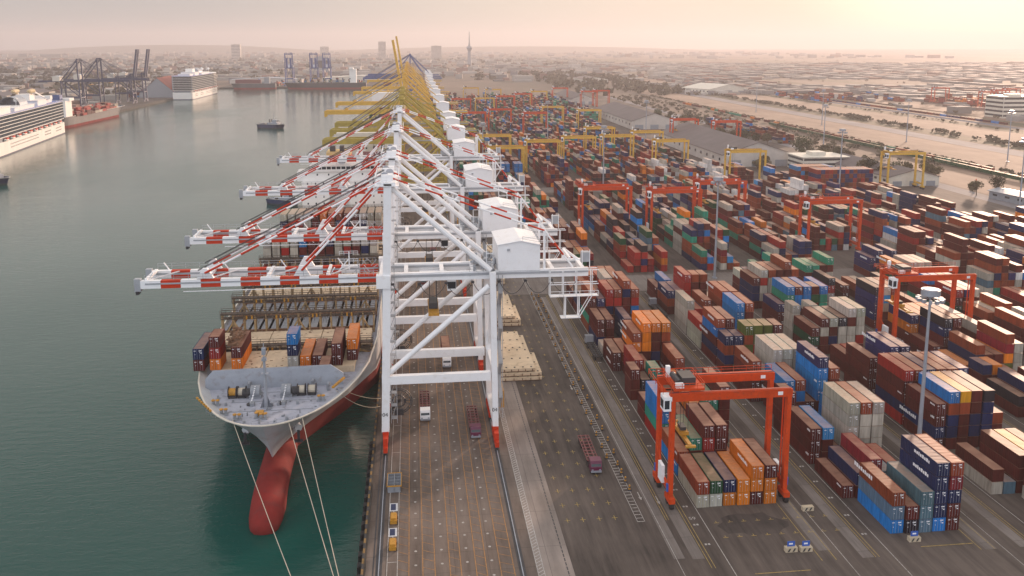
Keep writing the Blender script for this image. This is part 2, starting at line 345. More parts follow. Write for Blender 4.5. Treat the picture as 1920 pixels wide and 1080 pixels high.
P_WH, P_OR, P_YE = mat('white_road_paint', (.4,.38,.36), .7, .3, 1.2, wear=(.1,.09,.085,.8)), mat('orange_road_paint', (.32,.16,.05), .7, .3, 1.2, wear=(.12,.1,.09,.85)), mat('yellow_road_paint', (.34,.24,.07), .7, .3, 1.2, wear=(.08,.075,.07,.85))

g = MB()
QX, LX, FY, WZ = -9.5, -398, 1885, -2.6
g.face([(QX,-400,0),(14000,-400,0),(14000,14000,0),(QX,14000,0)], 0)
g.face([(LX,FY,0),(QX,FY,0),(QX,14000,0),(LX,14000,0)], 0)
g.face([(-14000,-400,0),(LX,-400,0),(LX,14000,0),(-14000,14000,0)], 0)
tag(g.build('ground', G_TERR), kind='structure')
def sheet(name, rects, z, m, kind='structure'):
    b = MB()
    for r in rects:
        if len(r) == 4 and not isinstance(r[0], tuple): x0,x1,y0,y1 = r; b.face([(x0,y0,z),(x1,y0,z),(x1,y1,z),(x0,y1,z)])
        else: b.face([(x,y,z) for x,y in r])
    return tag(b.build(name, m), kind=kind)
sheet('yard_asphalt', [(QX,330,-60,1560),(LX-190,LX,900,1560),(LX,-60,FY,FY+160)], .02, G_ASPH)
sheet('apron', [(QX+.02,20,-60,1540)], .04, G_APR)
G_PALE = strip_mat('pale_worn_concrete', (.16,.135,.12), (.29,.245,.22), .04, .35, grid=(5.6,12))
sheet('concrete_strip', [(20.01,26.3,-60,1540)], .042, G_PALE)
sheet('concrete_strip', [(44.5,46.5,137.4,300)]+[(x0+d,x0+d+2.2,134+ (3 if x0<60 else 0),y1) for x0 in (48.9,78.9,108.9,138.9,168.9) for d in (-1.1,22.2) for y1 in (302,)]
      +[(30,240,304,326),(30,215,520,540),(30,215,760,780),(30,215,1000,1020)], .04, G_CONC)
qw = MB()
qw.box(QX-.7, QX-.02, -60, FY, WZ-4, .25); qw.box(LX, LX+.7, -400, FY, WZ-4, .25); qw.box(LX+.72, QX-.72, FY-.7, FY-.02, WZ-4, .25)
tag(qw.build('quay_wall', G_WALL), 'long concrete quay walls round the harbour basin', 'quay wall', kind='structure')
# fenders down the wall
f = MB(); f.box(-.5, .0, -.6, .6, -2.2, .0); f.box(-.8, -.5, -.8, .8, -2.3, -.1)
f0 = f.build('quay_fender', M['black']); tag(f0, 'black rubber fender hung on the quay wall beside the water', 'fender', 'fenders along the quay wall'); f0.location = (QX-.7, 132, 0)
for i in range(1, 30): dup(f0, (QX-.7, 132+i*(3.4 if i < 18 else 6), 0))
# kerb blocks in yellow and black
kb = MB()
for i in range(120): kb.box(QX-.68, QX-.3, 100+i*1.6, 100+i*1.6+1.55, .25, .5, i % 2)
tag(kb.build('quay_kerb', [mat('faded_kerb_yellow', (.2,.12,.04), .8, .4, 1), M['dark']]), 'yellow and black kerb running along the quay edge', 'kerb')
# water
wm = bpy.data.materials.new('harbour_water'); wm.use_nodes = True; N = wm.node_tree.nodes; L = wm.node_tree.links; b = N['Principled BSDF']
b.inputs['Base Color'].default_value = (.002,.056,.046,1); b.inputs['Roughness'].default_value = .06; b.inputs['IOR'].default_value = 1.33
ge = N.new('ShaderNodeNewGeometry'); prev = None
for sc, st, dist, de in ((1.1,(1,1.7,1),.05,3), (.35,(.6,1.6,1),.1,3), (.05,(.6,1.4,1),.1,3), (.012,(1,1,1),.2,3)):
    mp = N.new('ShaderNodeMapping'); mp.inputs['Scale'].default_value = st; mp.inputs['Rotation'].default_value = (0,0,R(20)); L.new(ge.outputs['Position'], mp.inputs[0])
    no = N.new('ShaderNodeTexNoise'); no.inputs['Scale'].default_value = sc; no.inputs['Detail'].default_value = de; L.new(mp.outputs[0], no.inputs[0])
    bp = N.new('ShaderNodeBump'); bp.inputs['Distance'].default_value = dist; bp.inputs['Strength'].default_value = 1; L.new(no.outputs[0], bp.inputs['Height'])
    if prev: L.new(prev.outputs[0], bp.inputs['Normal'])
    prev = bp
L.new(prev.outputs[0], b.inputs['Normal'])
wn_ = N.new('ShaderNodeTexNoise'); wn_.inputs['Scale'].default_value = .009; wn_.inputs['Detail'].default_value = 4; wm_ = N.new('ShaderNodeMapping'); wm_.inputs['Scale'].default_value = (1,.45,1); wm_.inputs['Rotation'].default_value = (0,0,R(25)); L.new(ge.outputs['Position'], wm_.inputs[0]); L.new(wm_.outputs[0], wn_.inputs[0])
wr = N.new('ShaderNodeMapRange'); wr.inputs['From Min'].default_value = .4; wr.inputs['From Max'].default_value = .65; wr.inputs['To Min'].default_value = .02; wr.inputs['To Max'].default_value = .2; L.new(wn_.outputs[0], wr.inputs[0]); L.new(wr.outputs[0], b.inputs['Roughness'])
sheet('water', [(LX+.5, QX-.5, -400, FY-.5)], WZ, wm)

# darker repaired and oil-stained asphalt
pm = MB(); q = random.Random(77)
def patch(cx, cy, rx, ry, n=18):
    r_ = [q.uniform(.75,1.1) for _ in range(n)]; pm.face([(cx+rx*r_[i]*math.cos(2*math.pi*i/n), cy+ry*r_[i]*math.sin(2*math.pi*i/n), .028) for i in range(n)])
for a_ in ((62.5,147,7,4.2),(126,147,6,4),(36,188,1.2,12),(30.5,205,1.4,16)): patch(*a_)
tag(pm.build('asphalt_stains', strip_mat('stained_asphalt', (.034,.028,.026), (.085,.07,.062), .12, .8)), kind='structure')
# painted lines
ol = MB(); wl = MB(); yl = MB(); Z5 = .06
for x in (-2.0,.4,2.5,5.1,7.0,9.6,11.4,13.8,16.1): ol.box(x-.08,x+.08,60,420,Z5-.002,Z5)
for x0, x1 in ((-4,-2),(.4,2.5),(5.1,7),(9.6,11.4),(13.8,16.1)):
    for i in range(115):
        y = 100+i*2.6; ol.face([(x0+.1,y+.9,Z5),(x1-.1,y-.1,Z5),(x1-.1,y+.03,Z5),(x0+.1,y+1.03,Z5)])
for x in (-5.8,-4.0): wl.box(x-.06,x+.06,60,420,Z5-.002,Z5)
for i in range(16): y = 100+i*14; wl.box(-5.7,-4.1,y,y+.15,Z5-.002,Z5)
for x in (-.8,3.8,8.2,12.5):
    for i in range(56):
        y = 102+i*4.3; wl.face([(x+.26*math.cos(t),y+.26*math.sin(t),Z5) for t in [k*math.pi/4 for k in range(8)]])
for x in (20.1,21.2): wl.box(x-.07,x+.07,60,205,Z5-.002,Z5)
for i in range(150): y = 60+i*.95; wl.face([(20.2,y,Z5),(21.1,y+.7,Z5),(21.1,y+.95,Z5),(20.2,y+.25,Z5)])
for x in (41.2,42.6): wl.box(x-.05,x+.05,150,430,Z5-.002,Z5)
for i in range(220): y = 150+i*1.25; wl.box(41.3,42.5,y,y+.18,Z5-.002,Z5)
wl.box(44.9,45.0,60,300,Z5,Z5+.004)
for x in (53.7,83.5,113.9,143.8): wl.box(x-.07,x+.07,128,302,Z5-.002,Z5)
for x in (74.6,104.6): wl.box(x-.05,x+.05,128,302,Z5-.002,Z5)
for x0 in (48.9,78.9,108.9,138.9):
    for d in (1.35,2.0,21.4,24.0): yl.box(x0+d-.06,x0+d+.06,134,302,Z5-.002,Z5)
for x in (46.8,47.3): yl.box(x-.06,x+.06,150,302,Z5-.002,Z5)
for i in range(34):
    for x in (28,31,34.2,37.2):
        y = 152+i*5.6; yl.box(x-.55,x+.55,y-.07,y+.07,Z5-.002,Z5); yl.box(x-.07,x+.07,y-.8,y-.075,Z5-.002,Z5); yl.box(x-.07,x+.07,y+.075,y+.8,Z5-.002,Z5)
for i in range(9):
    for yy in (143,148): x = 56+i*2.7; yl.box(x-.5,x+.5,yy-.07,yy+.07,Z5-.002,Z5); yl.box(x-.07,x+.07,yy+.075,yy+.6,Z5-.002,Z5)
yl.box(57,67,131.5,131.7,Z5-.002,Z5); yl.box(90,100,136,136.2,Z5-.002,Z5)
for i in range(16):
    for x0 in (51.3,81.3): y = 141+i*6.6; wl.box(x0+.1,x0+.5,y,y+.5,Z5-.002,Z5); wl.box(x0+.7,x0+1.1,y,y+.5,Z5-.002,Z5)
for x,y in ((44,158),(47.2,156),(40.5,215),(44,245)):   # lane arrows
    wl.face([(x-.09,y,Z5+.004),(x+.09,y,Z5+.004),(x+.09,y+3,Z5+.004),(x-.09,y+3,Z5+.004)]); wl.face([(x-.35,y+.9,Z5+.006),(x,y-.2,Z5+.006),(x+.35,y+.9,Z5+.006)])
tag(wl.build('white_road_marking', P_WH), kind='structure'); tag(ol.build('orange_road_marking', P_OR), kind='structure'); tag(yl.build('yellow_road_marking', P_YE), kind='structure')
# crane rails and drain
rl = MB()
for x in (-7.2, 17.5): rl.box(x-.55,x+.55,-60,1540,.045,.055,1); rl.box(x-.09,x+.09,-60,1540,.055,.14,0)
rl.box(-8.3,-8.05,-60,420,.045,.055,1)
for i in range(170): rl.box(25.2,25.4,100+i*1.3,100+i*1.3+.95,.045,.056,1)
tag(rl.build('crane_rail', [M['steel'], M['dark']]), 'steel crane rails sunk in dark grooves along the quay', 'rail', kind='structure')
# inland strips
sheet('road', [(488,512,300,6000),(640,655,300,6000),(330,342,250,1500)], .03, G_ROAD)
sheet('sand', [((545,300),(632,300),(700,900),(760,2600),(560,2600)), (420,484,300,1700), (345,395,250,620), (700,760,500,2500)], .02, G_SAND)
sheet('scrub', [(516,540,300,3000),(612,636,300,1900),(662,695,300,5000),(398,400.5,250,1600),(820,900,900,3000),(1000,1060,900,4000),(1240,1400,900,4500),(1800,2000,1200,5000),(-1400,-620,900,1500),(600,2400,3300,3900),(-900,1200,4300,5200)], .035, G_SCRUB)

# ---------------------------------------------------------------- container yard
X0 = dict(A=54, B=84, C=114.6, D=145, E=175)
def K(k): return 140.6+6.6*k
T = [ # block, bay start, {column: tiers bottom to top}, '-' prefix = 20 ft
('A',2,{0:'wp',1:'wg',2:'on',3:'oo',4:'moo',5:'oom'}),
('A',3.95,{0:'bp',1:'mmt',2:'mrrm',3:'bmmm',4:'p'}),
('A',6,{0:'rtbb',1:'m',2:'mp',3:'mmo',4:'mmmt',5:'mmmmm'}),
('A',8,{0:'-mm',2:'-p',3:'m',4:'mm'}),
('A',10,{0:'-mmm',1:'-kk',2:'-mmt',3:'-m',4:'-mo'}),
('A',11,{1:'mcr',2:'mm',3:'m',5:'mmp'}),
('A',13,{0:'mm',1:'mp',2:'mmop',3:'mmooo',4:'mnmmo',5:'mmmpo'}),
('A',15,{0:'-w',4:'mm',5:'mmm'}),
('A',16.2,{0:'nmm',1:'mmm',3:'nnn'}),
('A',18.15,{0:'ptmmp',1:'mmmu',2:'mmnrr',3:'mmmrp',4:'mmmmnp',5:'mmbrp'}),
('A',20.3,{0:'mnk',1:'mmm',2:'mrm',3:'mmmmw',4:'mmmpp',5:'mmp'}),
('A',22.4,{0:'mm',1:'mup',2:'gnrp',3:'mnpr',4:'mtup',5:'mmpp'}),
('B',0,{1:'bsp',2:'km',3:'sss',4:'bnnnn',5:'mmncp'}),
('B',2,{0:'m',1:'mn',2:'mmc',3:'ts',4:'mr'}),
('B',4.2,{0:'mmm',1:'mml',2:'m',3:'wwwww',4:'wwwwp',5:'wwwww'}),
('B',6.2,{0:'-mmmm',4:'-bbb'}),
('B',7.25,{1:'mmmb',2:'mmbp',3:'mm',4:'mmbbbu',5:'mmmmp'}),
('B',9.3,{0:'mmmp',1:'-mms',2:'wwwww',3:'wwwww',4:'wwwww',5:'mm'}),
('B',12.2,{0:'-mnpn',1:'-tnnn',2:'-mnvpv',3:'-mvrvv',4:'-mvmnv',5:'-mmmmm'}),
('B',13.25,{0:'mnmbp',1:'mmmmm'}),
('B',15.3,{0:'wwr',1:'-mmr',2:'mm',3:'mm',4:'nmbbb',5:'mmmmp'}),
('B',17.3,{0:'wwww',1:'mmr',2:'mnnp',3:'mm',4:'mmppp',5:'mmppp'}),
('B',20.4,{0:'mpn',1:'mnu',2:'rrrrr',3:'-mggmp',4:'-mmmmp',5:'mw'}),
('B',22.5,{0:'mm',1:'mnb',5:'mmm'}),
('C',-.4,{2:'wmmp',3:'wmmm',4:'wmpm',5:'mmm'}),
('C',1.7,{0:'wm',1:'s',2:'mmm',3:'mmy',4:'mmp'}),
('C',4.7,{0:'mnmm',1:'mnnpb',2:'mmmpy',3:'mnnmm',4:'mnnnk',5:'nmp'}),
('C',6.7,{0:'rnmmr',1:'mmmmp',2:'mnmmn',3:'mmmmp',4:'mmpmp',5:'mmmmu'}),
('C',9.1,{0:'mmmm',2:'nmpuu',3:'mmpuu',4:'-mmnk',5:'mmn'}),
('C',11.2,{1:'mm',2:'mr',3:'u',5:'v'}),
('C',14,{0:'mgm',1:'mmwm',2:'mnmw',3:'mwwk',4:'wwwmw',5:'mrwww'}),
('C',16,{0:'-wwww',2:'-mmmw'}),
('C',17.6,{0:'mmu',1:'mmmtb',2:'mmbbm',3:'mmmbb',4:'-mmmgm',5:'mmttb'}),
('C',20.8,{0:'mnnm',1:'mwwrw',2:'mrwwp',3:'mrrrm',4:'mmwmmp',5:'mrrmp'}),
('C',22.9,{1:'mmw',2:'mrn',3:'mwwt',5:'mrnmt'}),
('D',2.2,{0:'mmn',1:'mmb',2:'mmm',3:'nmm'}),
('D',4.4,{0:'mb',1:'mmn',2:'mmpp',3:'mwm'}),
('D',6.8,{0:'mk',1:'mmn',2:'m',3:'rmm'}),
('D',8.9,{0:'-mmn',1:'-mmo',2:'-kk',3:'mm'}),
('D',10,{0:'mo',1:'mmnp',2:'mmm',3:'mmm',4:'wvocp',5:'nwww'}),
('D',12.2,{1:'mmmnk',2:'mmmmm',0:'mm',3:'mm',5:'mmmw'}),
('D',14,{0:'mmou',1:'mooo',2:'mooo',3:'mmto',4:'wwwf',5:'wwwf'}),
('D',17.1,{0:'mnuuk',1:'mmwlw',2:'mmmop',3:'mm',5:'ftp'}),
('D',19.5,{3:'-nmu',4:'mmw',5:'nwrk'}),
('D',21.8,{0:'wrk',2:'mm',4:'mp',5:'nw'}),
('D',24.5,{0:'mmt',1:'mnt',2:'mmm',3:'mwmt'}),
('E',8,{0:'wwm',1:'mww',2:'wwp',3:'mm'}),
('E',10.6,{0:'mmp',1:'mmm',2:'www'}),
('E',12.9,{0:'mmmp',1:'wmo',2:'mwww'}),
('E',15.2,{0:'mmp',1:'www',2:'mmyp'}),
('E',17.6,{0:'mgmr',1:'mmmu',2:'mnmw',3:'mm'}),
('E',20,{0:'tmrb',1:'mwwb',2:'mkpp',3:'wwss'}),
('E',23,{0:'mgmo',1:'mmt',2:'mnuw',3:'mmww',4:'mmww'}),
('E',25.8,{0:'muu',1:'mmuu',2:'mmp',3:'wwbu',4:'mmm'}),
]
BAYN = {}
place = []   # x, y, tier, len, colour, block, bay number, column
for bl, k, d in T:
    BAYN[bl] = BAYN.get(bl, 0)+1
    for c, t in d.items():
        L_ = 40
        if t[0] == '-': L_ = 20; t = t[1:]
        dx, dy = rnd.uniform(-.06,.06), rnd.uniform(-.15,.15)
        for i, ch in enumerate(t): place.append((X0[bl]+2.74*c+dx+rnd.uniform(-.03,.03), K(k)+dy+rnd.uniform(-.04,.04), i, L_, ch, bl, BAYN[bl], c, i == len(t)-1))
top = {}
for p in place: top[(p[5], p[6], p[7])] = max(top.get((p[5], p[6], p[7]), 0), p[2]+1)
def score(p):
    x, y, i, L_, ch, bl, bn, c, last = p; a = 0; l = 12 if L_ == 40 else 6
    d2 = x*x+y*y
    n_front = max([t for (b2, n2, c2), t in top.items() if b2 == bl and c2 == c and n2 == bn-1] or [0])
    if i >= n_front: a += 6
    if i >= top.get((bl, bn, c-1), 0): a += l*2.6*(.25+.5*x/max(y,1))
    if last: a += l*2.44*.4
    px = 960+1638*(x-.114*y)/y
    if px > 1935: a = 0
    return a/d2*(1 if px < 1915 else .3)
place.sort(key=score, reverse=True)
TIER = ['bottom','second','third','fourth','fifth','sixth']; ROW = ['first','second','third','fourth','fifth','sixth']
BLK = dict(A='the block nearest the quay', B='the second block from the quay', C='the third block from the quay', D='the fourth block from the quay', E='the fifth block from the quay')
for q, p in enumerate(place):
    x, y, i, L_, ch, bl, bn, c, last = p
    if q < 262:
        put_container(x, y, .06+i*PITCH, L_, ch, '%s%s container, %s tier, %s row, %s bay, %s' % ('short ' if L_ == 20 else '', CNAME[ch], TIER[i], ROW[c], ORD[bn-1], BLK[bl]), 'containers stacked in the yard')
    else: mass_container(x, y, .06+i*PITCH, L_, ch)
PAL = 'm'*30+'r'*8+'p'*15+'n'*9+'b'*6+'w'*6+'g'*4+'t'*4+'o'*5+'u'*5+'s'*4+'k'*3+'c'*4+'l'*2+'f'
PALT = 'm'*22+'r'*6+'p'*8+'n'*10+'b'*7+'w'*4+'g'*14+'t'*12+'o'*4+'u'*5+'s'*4+'k'*3
def fill(x0, y0, y1, hi, pal=PAL, cols=6, empty=.12, step=13.2, pitch=2.74):
    y = y0
    while y+12.2 < y1:
        if rnd.random() > empty:
            base = rnd.uniform(2.0, hi)
            if rnd.random() < .35: run = rnd.choice(pal)
            else: run = None
            for c in range(cols):
                n = max(0, min(6, round(base+rnd.gauss(0, 1.0))))
                two = rnd.random() < .12
                for i in range(n):
                    ch = run if run and rnd.random() < .6 else rnd.choice(pal)
                    if two: mass_container(x0+pitch*c, y, .06+i*PITCH, 20, ch); mass_container(x0+pitch*c, y+6.3, .06+i*PITCH, 20, rnd.choice(pal))
                    else: mass_container(x0+pitch*c+rnd.uniform(-.05,.05), y+rnd.uniform(-.1,.1), .06+i*PITCH, 40, ch)
        y += step if rnd.random() < .85 else step+6.6
XB = [54+30*i for i in range(7)]
fill(175, 312, 330, 3, cols=6, empty=.3)
for x0, ya, yb in ((205,185,400),(235,215,402),(265,245,405),(295,275,405)): fill(x0, ya, yb, 3.9, 'm'*24+'r'*5+'p'*12+'n'*7+'w'*8+'f'*2+'u'*6+'b'*3+'o'*4+'s'*4+'g'*2+'t'*2, empty=.08)
for i, x0 in enumerate(XB[:6]):
    fill(x0, 330, 518, 4.6 if i < 4 else 4.0, empty=.03 if i < 4 else .15)
for x0 in XB[:5]: fill(x0, 541, 757, 4.8, empty=.03)
fill(204, 541, 600, 3.2); fill(30, 470, 757, 3.4, PALT)
for x0 in [24]+XB[:5]: fill(x0, 781, 997, 4.3, PALT, empty=.05)
for x0 in [24]+XB[:6]: fill(x0, 1021, 1420, 4.5, PALT, empty=.05)
for x0, ya, yb in ((234,418,498),(264,418,498),(234,545,560),(330,760,960)): fill(x0, ya, yb, 3.2, 'm'*20+'r'*5+'p'*9+'n'*7+'w'*6+'u'*9+'b'*3, cols=6, empty=.08)
for x0, y0 in ((190,545),(160,560),(204,450),(175,470)): fill(x0, y0, y0+40, 3.6, 'ffffwfm', cols=6, empty=0)
for c in range(14): # purple and brown wall of containers by the offices
    for i in range(5): mass_container(246+c*2.6, 505, .06+i*PITCH, 40, rnd.choice('upuumpr'))
for c in range(9):
    for i in range(5): mass_container(240+c*2.6, 520, .06+i*PITCH, 40, rnd.choice('mpmrl'))
for x0,y0 in ((-590,1180),(-560,1010),(-590,1330),(-480,1560),(-350,1905),(-300,1905),(-120,1905),(-60,1905)): fill(x0, y0, y0+120, 2.6, PAL, empty=.15)
for x0 in (800,830,860,930): fill(x0, 1000, 1300, 2.5, 'mprmpo', empty=.2)
for x0 in (640,700,760): fill(x0, 1300, 1500, 2, 'mprmpbu', empty=.3, cols=4)

#PART3
# ---------------------------------------------------------------- ship to shore cranes
LAT = mat('lattice_grey', (.34,.36,.39), .5, .1)
def sts(label, loc, rz=0, main='white', stripe='red', tip=-58.5, rear=39, raised=False, apex=60.3, detail=2, group=None, bogie='red', house='white', hy=(2.5,16.5), number=None, D=16.0):
    P = thing('quay_crane', label, 'quay crane', loc, rz, group); A = M[main]; B = M[stripe] if stripe else M[main]
    y1, y2 = 3.2, D-4.4; GZ = 38.8
    def part(mb, name, m=A, par=P, sm=False): return mb.build(name, m, par, smooth=sm)
    for y in (0, D):
        b = MB(); b.beam((-7.2,y,4.2), (-5.5,y,apex), 1.7, 1.6); b.box(-8.4,-5.4,y-1.2,y+1.2,GZ-1.4,GZ+1.4) if detail > 1 else 0; o = part(b, 'leg')
        if number and y == 0:
            for x, zz in ((-7.05, 8), (17.4, 8)):
                t = text(number, (x-.75, -1.03, zz), 1.25, M['dark'], 'leg_number', (R(90),0,0)); t.parent = P
        b = MB(); b.beam((17.5,y,4.2), (17.0,y,GZ+1.3), 1.3, 1.5); part(b, 'leg')
        b = MB(); b.beam((-6.2,y,16.2), (16.4,y,16.2), 1.4, 1.9); part(b, 'portal_beam')
        b = MB(); b.tube((16.2,y,GZ-1.8), (-6.0,y,17.8), .62, 10); part(b, 'brace', sm=False)
        b = MB(); b.tube((-4.9,y+(.6 if y == 0 else -.6),apex-1), (16.6,y+(.6 if y == 0 else -.6),GZ+1.6), .62, 10); part(b, 'brace')
        for x in (-7.2, 17.5):
            b = MB(); b.box(x-.5,x+.5,y-3.2,y+3.2,1.9,3.7); b.box(x-.65,x+.65,y-.9,y+.9,3.0,4.3); 
            for yy in (-2.4, 2.4): b.box(x-.45,x+.45,y+yy-1.9,y+yy+1.9,.9,2.1)
            o = part(b, 'bogie', M[bogie])
            if detail > 1:
                wmb = MB()
                for yy in (-3.5,-1.4,1.4,3.5): wmb.tube((x-.3,y+yy,.55),(x+.3,y+yy,.55),.45,10)
                wmb.build('wheel', M['dark'], o)
    for x in (-7.2, 17.5):
        b = MB(); b.beam((x,0,4.9),(x,D,4.9),1.1,1.4); part(b, 'sill_beam'); b = MB(); b.beam((x,0,16.2),(x,D,16.2),1.1,1.5)
        if x < 0: part(b, 'tie_beam'); b = MB()
        b.beam((x if x < 0 else 17.1,0,GZ),(x if x < 0 else 17.1,D,GZ),1.4,1.8); 
        if x > 0: b.beam((x,0,17),(x,D/2,GZ-1),.6); b.beam((x,D,17),(x,D/2,GZ-1),.6)
        part(b, 'side_frame')
    # girders
    for y in (y1, y2):
        b = MB(); b.beam((-7,y,GZ),(rear,y,GZ),1.3,1.8); b.beam((-7,y-.8,GZ+.3),(rear,y-.8,GZ+.3),.12,.5,1); part(b, 'girder', [A, LAT])
        b = MB()
        if raised:
            b.striped((-8.5,y,GZ),(-8.5-(-tip-8.5)*.16,y,GZ+(-tip-8.5)*.985),1.5,2.2,4.1,(1,0)) if stripe else b.beam((-8.5,y,GZ),(-8.5-(-tip-8.5)*.16,y,GZ+(-tip-8.5)*.985),2.4,4.2)
        elif stripe:
            b.striped((tip,y,GZ),(-8.4,y,GZ),1.25,1.7,4.15,(0,1)); b.beam((tip+1,y-.69,GZ+.2),(-8.4,y-.69,GZ+.2),.1,.34,2); b.box(tip-1.3,tip,y-.6,y+.6,GZ-1.5,GZ+1.3,2); b.box(tip-1.0,tip-.4,y-.9,y+.9,GZ-2.1,GZ-1.4,3)
            b.beam((tip+9,y-1.3,GZ-1.5),(-8.4,y-1.3,GZ-1.5),.14,.14,0)
        else: b.beam((tip,y,GZ+.3),(-8.4,y,GZ+.3),1.6,2.9); b.box(tip-1.2,tip+.4,y-.5,y+.5,GZ-3,GZ+1.4)
        o = part(b, 'boom', [A, B, LAT, M['dark']])
        if detail > 1 and not raised:
            rb = MB(); rb.rail([(tip+1,y-.9 if y == y1 else y+.9,GZ+1.1),(-9,y-.9 if y == y1 else y+.9,GZ+1.1)],1.1,.07,3); rb.build('handrail', LAT, o)
    b = MB(); n = int((-8-tip)/12.8)
    for i in range(n+1):
        if detail > 1 and i: part(b, 'cross_tie'); b = MB()
        x = tip+1.0+i*12.8
        if raised: x2, z2 = -8.5-(-x-8.5)*.16, GZ+(-x-8.5)*.985; b.beam((x2,y1,z2),(x2,y2,z2),.7)
        else: b.beam((x,y1,GZ+.9),(x,y2,GZ+.9),.6,.6); (b.beam((x,y1+.3,GZ+.7),(x+5.2,y2-.3,GZ+.7),.22), b.beam((x+.3,y1,GZ+.5),(x+1.6,y1,GZ+2.6),.22), b.beam((x+3,y2,GZ+.5),(x+1.6,y2,GZ+2.6),.22)) if detail > 1 else 0
    for x in (-2,6,13,rear-8,rear-1):
        if detail > 1: part(b, 'cross_tie'); b = MB()
        b.beam((x,y1,GZ+.2),(x,y2,GZ+.2),.9,1.2)
    part(b, 'cross_tie')
    # apex platform
    b = MB(); b.box(-7.2,-3.8,-.8,D+.8,apex-.4,apex+.3); b.beam((-5.5,0,apex-2),(-5.5,D,apex-2),1.2,1.6)
    for y in (1.5,y1,y2,D-1.5): b.box(-6.9,-4.4,y-.5,y+.5,apex+.3,apex+1.7)
    if detail > 1: b.rail([(-8.2,-1,apex+.3),(-3.2,-1,apex+.3),(-3.2,D+1,apex+.3),(-8.2,D+1,apex+.3),(-8.2,-1,apex+.3)],1.2,.08); b.box(-8.3,-3.1,-1.1,D+1.1,apex-.5,apex-.42)
    part(b, 'apex_platform')
    if detail > 1:
        b = MB()
        for x,y in ((-6.2,2.8),(-5.2,D/2),(-6.2,D-2.8)): b.tube((x,y-.15,apex+1.2),(x,y+.15,apex+1.2),.9,12)
        part(b, 'sheave', M['steel'])
    # stays
    st = [A, B]
    for y in (y1, y2):
        tt = [] 
        if not raised:
            for bx in (tip*.77, tip*.42):
                for dy in (-.5,.5):
                    b = MB(); off = 0 if dy < 0 else 1
                    r_ = .34 if stripe else .3
                    if stripe: b.striped((-6,y+dy,apex+.6),(bx,y+dy,GZ+2.2),r_*1.5,0,4.4,(0,1),True,off)
                    else: b.tube((-6,y+dy,apex+.6),(bx,y+dy,GZ+2.2),r_*.8,6)
                    part(b, 'forestay', st)
            b = MB()
            for bx in (tip*.77, tip*.42): b.poly([(bx-1.8,y-.4,GZ+1),(bx+1.8,y-.4,GZ+1),(bx+.5,y-.4,GZ+3.2),(bx-.5,y-.4,GZ+3.2),(bx-1.8,y+.4,GZ+1),(bx+1.8,y+.4,GZ+1),(bx+.5,y+.4,GZ+3.2),(bx-.5,y+.4,GZ+3.2)],[(0,1,2,3),(7,6,5,4),(3,2,6,7),(0,3,7,4),(1,5,6,2)])
            part(b, 'stay_bracket')
        b = MB(); sx_, sz_ = 29.0, 48.5
        if stripe: b.striped((-5,y,apex+.8),(sx_,y,sz_),.42,0,4.2,(1,0),True); b.striped((sx_,y,sz_),(35.5,y,GZ+1.2),.5,0,4.2,(0,1),True)
        else: b.tube((-5,y,apex+.8),(sx_,y,GZ+1),.28,6)
        part(b, 'backstay', st)
        if stripe: b = MB(); b.beam((sx_,y,GZ),(sx_,y,sz_),.5); part(b, 'strut')
    if not raised:
        b = MB()
        for y in (y1+.9, y2-.9): b.tube((-6.5,y,apex+1.5),(tip*.8,y,GZ+2.6),.07,4); b.tube((-6.5,y,apex+1.3),(tip*.8,y,GZ+2.4),.07,4)
        part(b, 'hoist_rope', M['dark'])
    # machine house
    hx0, hx1 = 18.5, 27.9; b = MB(); z0, z1 = GZ+.2, GZ+7.0; xm = (hx0+hx1)/2+.4; ya, yb = hy
    for k, (yy, s_) in enumerate(((ya,1),(yb,-1))):
        f = [(hx0,yy,z0),(hx1,yy,z0),(hx1,yy,z1-.5),(xm,yy,z1+.5),(hx0,yy,z1-.3)]; b.face(f if s_ > 0 else f[::-1], 0)
    b.face([(hx0,yb,z0),(hx0,ya,z0),(hx0,ya,z1-.3),(hx0,yb,z1-.3)], 0); b.face([(hx1,ya,z0),(hx1,yb,z0),(hx1,yb,z1-.5),(hx1,ya,z1-.5)], 0)
    hs = part(b, 'machine_house', M[house])
    b = MB(); o_ = .25; b.poly([(hx0-o_,ya-o_,z1-.3),(xm,ya-o_,z1+.55),(hx1+o_,ya-o_,z1-.5),(hx1+o_,yb+o_,z1-.5),(xm,yb+o_,z1+.55),(hx0-o_,yb+o_,z1-.3),
        (hx0-o_,ya-o_,z1-.12),(xm,ya-o_,z1+.73),(hx1+o_,ya-o_,z1-.32),(hx1+o_,yb+o_,z1-.32),(xm,yb+o_,z1+.73),(hx0-o_,yb+o_,z1-.12)],
        [(6,7,10,11),(7,8,9,10),(0,1,7,6),(1,2,8,7),(2,3,9,8),(5,0,6,11),(3,4,10,9),(4,5,11,10)], 0)
    rf = b.build('roof', M['white'], hs)
    if detail > 1:
        b = MB(); b.rail([(xm+.4,ya,z1+.5),(hx1,ya,z1-.3),(hx1,yb,z1-.3)],1.1,.06,2); b.box(hx0+2,hx0+2.6,ya-.3,ya-.02,z0+5.2,z0+5.7); b.box(hx0+.05,hx1-.05,ya-.06,ya-.01,z0+.5,z0+.6); b.build('roof_rail', LAT, hs)
        b = MB(); b.box(hx0-2.6,hx0-.8,ya+1,ya+2.6,z0-.3,z0+.0); b.rail([(hx0-2.6,ya+1,z0),(hx0-.9,ya+1,z0),(hx0-.9,ya+2.6,z0)],1.1,.1,1)
        for z in (2,4,6): b.beam((hx0-2.4,ya+3,z0+z),(hx0-.9,ya+3,z0+z),.12)
        for x in (hx0-2.4,hx0-.9): b.beam((x,ya+3,z0),(x,ya+3,z0+6),.14)
        part(b, 'access_tower')
